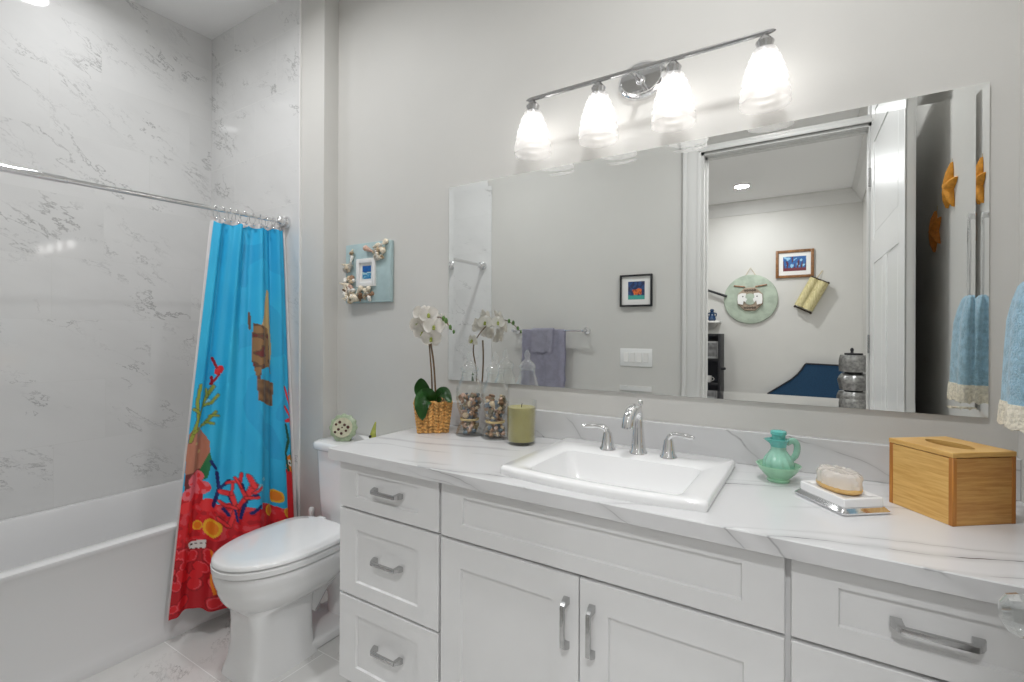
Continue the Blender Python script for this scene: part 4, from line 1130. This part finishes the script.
rings(b, [towel_ring(z, hx, hy, ph) for z, hx, hy, ph in ((1.115, .034, .070, 1.), (1.16, .033, .068, 1.1), (1.22, .031, .066, 1.3), (1.29, .027, .062, 1.5), (1.33, .020, .054, 1.7), (1.358, .012, .044, 2.), (1.366, .006, .03, 2.1))]); obj('terry_cloth', b, TOWEL_B, ht, True, ang=80)
b = BM(); R = []
for z, hx, hy in ((1.120, .0355, .0715), (1.110, .037, .073), (1.090, .038, .075), (1.068, .039, .077)):
    rr = towel_ring(z, hx, hy, 1.)
    R.append([(p[0], p[1], p[2] + (.006 * abs(math.sin(i * .6)) if z < 1.07 else 0)) for i, p in enumerate(rr)])
rings(b, R, cap1=True); obj('lace_hem', b, LACE, ht, True, ang=80)

# ================================================================= DOORWAY WALL (seen in the mirror)
tbar = thing('towel_bar', 'chrome towel bar on the doorway wall opposite the vanity', 'towel bar', (-1.71, FY, 1.268))
M = Matrix.Rotation(-PI / 2, 4, 'X')
for x in (-2.005, -1.42):
    b = BM(); lathe(b, [(.026, 0), (.026, .008), (.018, .014), (.011, .020), (.011, .052), (.014, .060), (.014, .078), (.006, .082)], (x, FY, 1.268), 20, M); obj('post', b, CHROME, tbar, True)
b = BM(); tube(b, [(-2.0, FY + .068, 1.268), (-1.425, FY + .068, 1.268)], .0085, 12); obj('bar', b, CHROME, tbar, True)
def drape(x0, x1, zt_, zf, zb, off, th, mat, name, parent, amp=.004, seed=0.):
    """a cloth folded over the bar: front fall to zf, back fall to zb"""
    bm = BM(); V = []
    prof_ = []
    r = .0085 + off
    for k in range(26): prof_.append((r + .004, lerp(zb, zt_, k / 25)) if False else (-r, lerp(zb, zt_, k / 25)))
    for k in range(1, 10): a = PI - PI * k / 10; prof_.append((r * math.cos(a), zt_ + r * math.sin(a)))
    for k in range(26): prof_.append((r, lerp(zt_, zf, k / 25)))
    nx = 40
    for i in range(nx + 1):
        x = lerp(x0, x1, i / nx); row = []
        for k, (yy, z) in enumerate(prof_):
            dn = max(0, (zt_ - z) / .4)
            w_ = amp * dn * math.sin(i * .55 + seed) * (1 if yy > 0 else .4)
            row.append(bm.verts.new((x + .006 * dn * math.sin(z * 30 + seed) * (1 if i in (0, nx) else 0), FY + .068 + yy + max(w_, -abs(yy) * .5) + (.010 * dn if yy > 0 else 0), z)))
        V.append(row)
    for a, c in zip(V[:-1], V[1:]):
        for k in range(len(prof_) - 1): bm.faces.new((a[k], a[k + 1], c[k + 1], c[k]))
    bmesh.ops.solidify(bm, geom=bm.faces[:], thickness=-th)
    return obj(name, bm, mat, parent, True, ang=80)
bt = thing('bath_towel', 'lavender bath towel folded over the towel bar opposite the vanity', 'towel', (-1.77, FY + .068, 1.268))
drape(-1.920, -1.562, 1.268, .855, .90, .001, .007, TOWEL_L, 'cloth', bt, .006, .4)
wc = thing('washcloth', 'small lavender washcloth folded over the bath towel on the bar', 'washcloth', (-1.77, FY + .068, 1.268))
drape(-1.832, -1.655, 1.268, 1.108, 1.13, .010, .005, TOWEL_L2, 'cloth', wc, .003, 1.4)
pf = thing('picture_frame', 'small black framed picture with white mat over the light switches', 'picture', (-1.059, FY, 1.542))
b = BM(); 
for x0, x1, z0, z1 in ((-.112, -.100, -.109, .109), (.100, .112, -.109, .109), (-.100, .100, .097, .109), (-.100, .100, -.109, -.097)): box(b, x0, x1, .001, .022, z0, z1, .002)
obj('frame', b, BLACK, pf)
b = BM(); box(b, -.101, .101, .003, .010, -.098, .098); obj('mat_board', b, WHITEP, pf)
def art1(s, t):
    s = 1 - s; n_ = noise.noise((s * 5, t * 6, 8.)); m_ = noise.noise((s * 9, t * 9, 3.))
    if t < .22 + .05 * n_: return srgb(70, 160, 150)
    if inell(s, t, .45, .42, .34, .16) < 1 + n_: return srgb(220, 110, 50) if m_ > -.1 else srgb(150, 60, 40)
    return srgb(50, 80, 130) if n_ > 0 else srgb(44, 54, 92)
painted('artwork', [[((-.055 + .115 * i / 30, .0106, -.06 + .122 * j / 30), (i / 30, j / 30)) for i in range(31)] for j in range(31)], art1, PRINT, pf)
sw = thing('light_switch', 'white four-gang rocker switch plate on the wall beside the doorway', 'light switch', (-1.059, FY, 1.086))
b = BM(); box(b, -.112, .112, 0, .006, -.061, .061, .003); obj('switch_plate', b, TRIM, sw)
for k in range(4):
    x = -.069 + .046 * k
    b = BM(); R = [[(x - .0165, .005, -.033), (x + .0165, .005, -.033), (x + .0165, .005, .033), (x - .0165, .005, .033)], [(x - .0155, .008 if k % 2 else .012, -.032), (x + .0155, .008 if k % 2 else .012, -.032), (x + .0155, .012 if k % 2 else .008, .032), (x - .0155, .012 if k % 2 else .008, .032)]]
    rings(b, R); obj('rocker', b, WHITEP, sw)

# ================================================================= BEDROOM (seen in the mirror)
wd = thing('wall_disc', 'round verdigris wall plaque with a carved octagon hanging in the bedroom', 'wall art', (-.778, BY, 1.702))
Mb = Matrix.Rotation(-PI / 2, 4, 'X')
b = BM(); lathe(b, [(.322, 0), (.326, .012), (.322, .026), (.300, .030), (.001, .028)], (0, .004, 0), 64, Mb); obj('disc', b, VERD, wd)
TAUPE = plain('taupe_wood', srgb(150, 134, 116), .7, var=.15, vscale=30.)
b = BM(); lathe(b, [(.165, .028), (.165, .050), (.155, .056), (.001, .056)], (0, .004, 0), 8, Mb @ Matrix.Rotation(PI / 8, 4, 'Z')); obj('octagon', b, TAUPE, wd, ang=20)
b = BM(); lathe(b, [(.075, .056), (.075, .062), (.001, .062)], (0, .004, 0), 24, Mb); obj('medallion', b, VERD, wd)
def bird_prof(s):
    pts = [(.045, .075), (.10, .08), (.145, .06), (.15, .0), (.145, -.06), (.085, -.075), (.075, -.02), (.05, -.045), (.035, .0), (.055, .02)]
    return [(s * x, z) for x, z in pts]
for s in (-1, 1):
    b = BM(); P = bird_prof(s); rings(b, [[(x, .060, z) for x, z in P], [(x, .074, z) for x, z in P]]); o = obj('white_bird', b, WHITEP, wd, ang=20); o['label'] = 'white cut-out bird'
    b = BM(); sphere(b, (s * .085, .075, .035), .008, 8); obj('bird_eye', b, BLACK, o)
for zz in (.115, -.115):
    b = BM()
    for k in range(5):
        x = -.06 + .03 * k; torus(b, (x, .062, zz), .010, .003, Matrix.Rotation(PI / 2, 4, 'X'), 12, 6)
    o = obj('carved_mark', b, BLACK, wd)
for s in (-1, 1):
    b = BM(); tube(b, [(s * .06, .04, .165), (s * .20, .04, .185)], .009, 8); obj('wood_bar', b, OAK, wd)
b = BM(); tube(b, [(-.07, .012, .30), (0, .012, .42), (.07, .012, .30)], .003, 6); obj('cord', b, CORD, wd)
pf2 = thing('picture_frame', 'wood framed picture of dark red trees on the bedroom wall', 'picture', (-.270, BY, 2.140))
b = BM()
for x0, x1, z0, z1 in ((-.212, -.178, -.178, .178), (.178, .212, -.178, .178), (-.178, .178, .144, .178), (-.178, .178, -.178, -.144)): box(b, x0, x1, .002, .028, z0, z1, .004)
obj('frame', b, OAK, pf2)
b = BM(); box(b, -.18, .18, .004, .012, -.146, .146); obj('mat_board', b, WHITEP, pf2)
def art2(s, t):
    n_ = noise.noise((s * 7, t * 4, 8.)); tr_ = noise.noise((s * 11, t * 1.2, 3.))
    if t < .22: return srgb(110, 40, 52)
    if tr_ > .12 + t * .15: return srgb(84, 36, 56)
    return srgb(40, 96, 160) if n_ < .25 else srgb(150, 196, 224)
painted('artwork', [[((-.128 + .256 * i / 36, .0126, -.092 + .186 * j / 30), (i / 36, j / 30)) for i in range(37)] for j in range(31)], art2, PRINT, pf2)
sc = thing('reed_scroll', 'rolled reed scroll hanging at a slant on the bedroom wall', 'wall hanging', (-.078, BY, 1.735))
Ms = Matrix.Rotation(math.radians(27), 4, 'Y')
for k, (dx, r) in enumerate(((-.062, .055), (.040, .062))):
    b = BM(); tube(b, [Ms @ Vector((dx, .06, -.19)), Ms @ Vector((dx, .06, .19))], r, 20); obj('roll', b, PARCH, sc)
b = BM(); box(b, -.055, .035, .09, .10, -.185, .185, .002, 1, Ms); obj('sheet', b, PARCH, sc)
for zz in (-.21, .20):
    b = BM(); tube(b, [Ms @ Vector((-.095, .06, zz)), Ms @ Vector((.085, .06, zz))], .009, 8); sphere(b, Ms @ Vector((-.10, .06, zz)), .016, 8); sphere(b, Ms @ Vector((.09, .06, zz)), .016, 8); obj('rod_end', b, DARKWOOD, sc)
b = BM(); tube(b, spline([Ms @ Vector((-.05, .05, .20)), Vector((.08, .02, .25)), Vector((.11, .012, .30))], 10), .004, 6); obj('hanging_cord', b, CORD, sc)
bed = thing('bed', 'navy upholstered bed with a scooped headboard in the bedroom', 'bed', (-.05, BY + .05, 0))
P = [(-.62, 0), (-.62, .42), (-.567, .466), (-.42, .575), (-.30, .665), (-.23, .735), (-.185, .80), (-.15, .862), (-.135, .874), (.40, .860), (.40, 0)]
b = BM(); rings(b, [[(x, BY + .012, z) for x, z in P], [(x, BY + .075, z) for x, z in P]]); bmesh.ops.bevel(b, geom=[e_ for e_ in b.edges if abs(e_.verts[0].co.y - e_.verts[1].co.y) < .001 and e_.verts[0].co.y > BY + .05], offset=.008, segments=2, affect='EDGES'); obj('headboard', b, NAVY, bed, True, ang=30)
b = BM(); tube(b, [(x, BY + .078, z) for x, z in P[2:10]], .009, 8); o = obj('piping', b, BLACK, bed, True); o['label'] = 'dark piped edge'
b = BM(); box(b, -.55, .36, BY + .08, -4.2, .18, .34, .03); obj('mattress', b, WHITEP, bed, True)
b = BM(); box(b, -.56, .37, BY + .08, -4.18, .05, .18, .01); obj('bed_base', b, NAVY, bed, True)
for x in (-.52, .33):
    for y in (BY + .14, -4.24):
        b = BM(); lathe(b, [(.02, 0), (.026, .052)], (x, y, 0), 12); obj('leg', b, DARKWOOD, bed, True)
ns = thing('nightstand', 'dark wood nightstand below the silver tiered lantern in the bedroom', 'nightstand', (.265, -3.8, 0))
b = BM(); box(b, -.165, .165, -.165, .165, .52, .55, .004); obj('table_top', b, DARKWOOD, ns)
b = BM(); box(b, -.15, .15, -.15, .15, .36, .52, .003); obj('drawer_case', b, DARKWOOD, ns)
for sx in (-1, 1):
    for sy in (-1, 1):
        b = BM(); box(b, sx * .14 - .014, sx * .14 + .014, sy * .14 - .014, sy * .14 + .014, 0, .36, .002, 1); obj('leg', b, DARKWOOD, ns)
la = thing('tiered_lantern', 'silver three-tiered lantern with a black finial on the nightstand', 'lantern', (.265, -3.8, .55))
b = BM(); lathe(b, [(.075, 0), (.075, .012), (.06, .03)], (0, 0, 0), 32); obj('base', b, BLACK, la)
for k, (z0, hh, r0, r1, r2) in enumerate(((.030, .150, .090, .128, .110), (.195, .150, .104, .122, .085), (.360, .150, .108, .112, .100))):
    b = BM(); R = []
    for t_ in (0, .15, .35, .6, .85, 1.):
        rr = lerp(r0, r1, math.sin(t_ * PI / 2)) if t_ < .55 else lerp(r1, r2, ((t_ - .55) / .45) ** 2)
        R.append([(rr * (1 + .02 * math.cos(8 * 2 * PI * i / 64)) * math.cos(2 * PI * i / 64), rr * (1 + .02 * math.cos(8 * 2 * PI * i / 64)) * math.sin(2 * PI * i / 64), z0 + hh * t_) for i in range(64)])
    rings(b, R); obj('tier', b, SILVER, la, ang=50)
    b = BM(); lathe(b, [(.07, z0 + hh), (.07, z0 + hh + .016)], (0, 0, 0), 24); obj('spacer', b, BLACK, la)
b = BM(); lathe(b, [(.016, .525), (.010, .535), (.014, .552), (.013, .566), (.004, .575)], (-.012, 0, 0), 14); obj('finial', b, BLACK, la)

# left corner of the bedroom view
sh = thing('wall_shelf', 'small white corbel shelf on the bedroom wall above the bookcase', 'shelf', (-1.32, BY, 1.36))
b = BM(); box(b, -.20, .18, 0, .17, .030, .055, .004); obj('shelf_board', b, WHITEP, sh)
b = BM(); rings(b, [[(-.17 + q, 0, z), (.15 - q, 0, z), (.15 - q, d, z), (-.17 + q, d, z)] for q, d, z in ((.08, .02, -.06), (.05, .07, -.02), (.02, .12, .015), (0, .15, .030))]); obj('corbel', b, WHITEP, sh)
fg = thing('blue_figurine', 'dark blue figurine on the white bedroom wall shelf', 'figurine', (-1.245, BY + .085, 1.415))
b = BM(); lathe(b, [(.04, 0), (.052, .02), (.045, .06), (.030, .085), (.036, .10), (.034, .115), (.02, .125), (.028, .14), (.02, .16), (.004, .165)], (0, 0, 0), 20); obj('body', b, plain('cobalt_glaze', srgb(30, 60, 96), .2), fg, ang=40)
for s in (-1, 1):
    b = BM(); tube(b, spline([(s * .03, 0, .105), (s * .055, 0, .10), (s * .05, 0, .06)], 8), .008, 8); obj('handle', b, plain('cobalt_glaze_dark', srgb(26, 50, 82), .2), fg)
cv = thing('white_vase', 'tall white vase on the bedroom wall shelf', 'vase', (-1.42, BY + .085, 1.415))
b = BM(); lathe(b, [(.035, 0), (.045, .04), (.042, .12), (.028, .17), (.034, .20)], (0, 0, 0), 20); obj('body', b, WHITEP, cv, ang=40)
bk = thing('bookcase', 'tall black open bookcase in the bedroom beside the doorway casing', 'bookcase', (-1.42, BY + .16, 0))
for x0, x1 in ((-.36, -.33), (.29, .32)):
    b = BM(); box(b, x0, x1, -.15, .15, 0, 1.24, .003); obj('side_panel', b, BLACK, bk)
for z in (.04, .30, .56, .88, 1.21):
    b = BM(); box(b, -.33, .29, -.15, .148, z, z + .03, .002, 1); obj('shelf', b, BLACK, bk)
b = BM(); box(b, -.33, .29, -.152, -.142, .02, 1.24); obj('back_panel', b, plain('navy_paint', (.012, .016, .03), .5), bk)
b = BM(); lathe(b, [(.018, 0), (.018, .05), (.010, .055)], (.32, .08, .78), 14, Matrix.Rotation(PI / 2, 4, 'Y')); obj('knob', b, BLACK, bk)
ph = thing('photo_frame', 'grey photo in a pale frame standing in the black bookcase', 'photo frame', (-1.22, BY + .22, .910))
b = BM(); box(b, -.085, .085, -.008, .006, 0, .23, .003); obj('frame', b, plain('pale_grey_frame', (.45, .45, .45), .5), ph)
def art3(s, t): n_ = noise.noise((s * 4, t * 4, 1.)); q = .2 + .15 * n_; return (q, q, q * 1.02)
painted('photo', [[((-.065 + .13 * i / 12, .0066, .025 + .18 * j / 12), (i / 12, j / 12)) for i in range(13)] for j in range(13)], art3, PRINT, ph)
cu = thing('white_cup', 'white cup on a lower shelf of the black bookcase', 'cup', (-1.26, BY + .22, .590))
b = BM(); lathe(b, [(.03, 0), (.034, .004), (.042, .085), (.039, .085), (.031, .008), (.001, .007)], (0, 0, 0), 20, cap1=False); obj('cup_body', b, WHITEP, cu, ang=40)
b = BM(); torus(b, (.045, 0, .045), .022, .005, Matrix.Rotation(PI / 2, 4, 'X'), 16, 6); obj('handle', b, WHITEP, cu)
ab = thing('swing_arm', 'slanted black metal arm fixed to the bedroom wall above the shelf', 'wall bracket', (-1.42, BY, 1.86))
b = BM(); box(b, -.04, .04, 0, .02, -.06, .06, .003); obj('mount_plate', b, BLACK, ab)
b = BM(); tube(b, [(0, .03, .02), (.18, .05, -.045), (.355, .05, -.112)], .016, 10); box(b, -.014, .014, 0, .04, .0, .03); obj('arm', b, BLACK, ab)
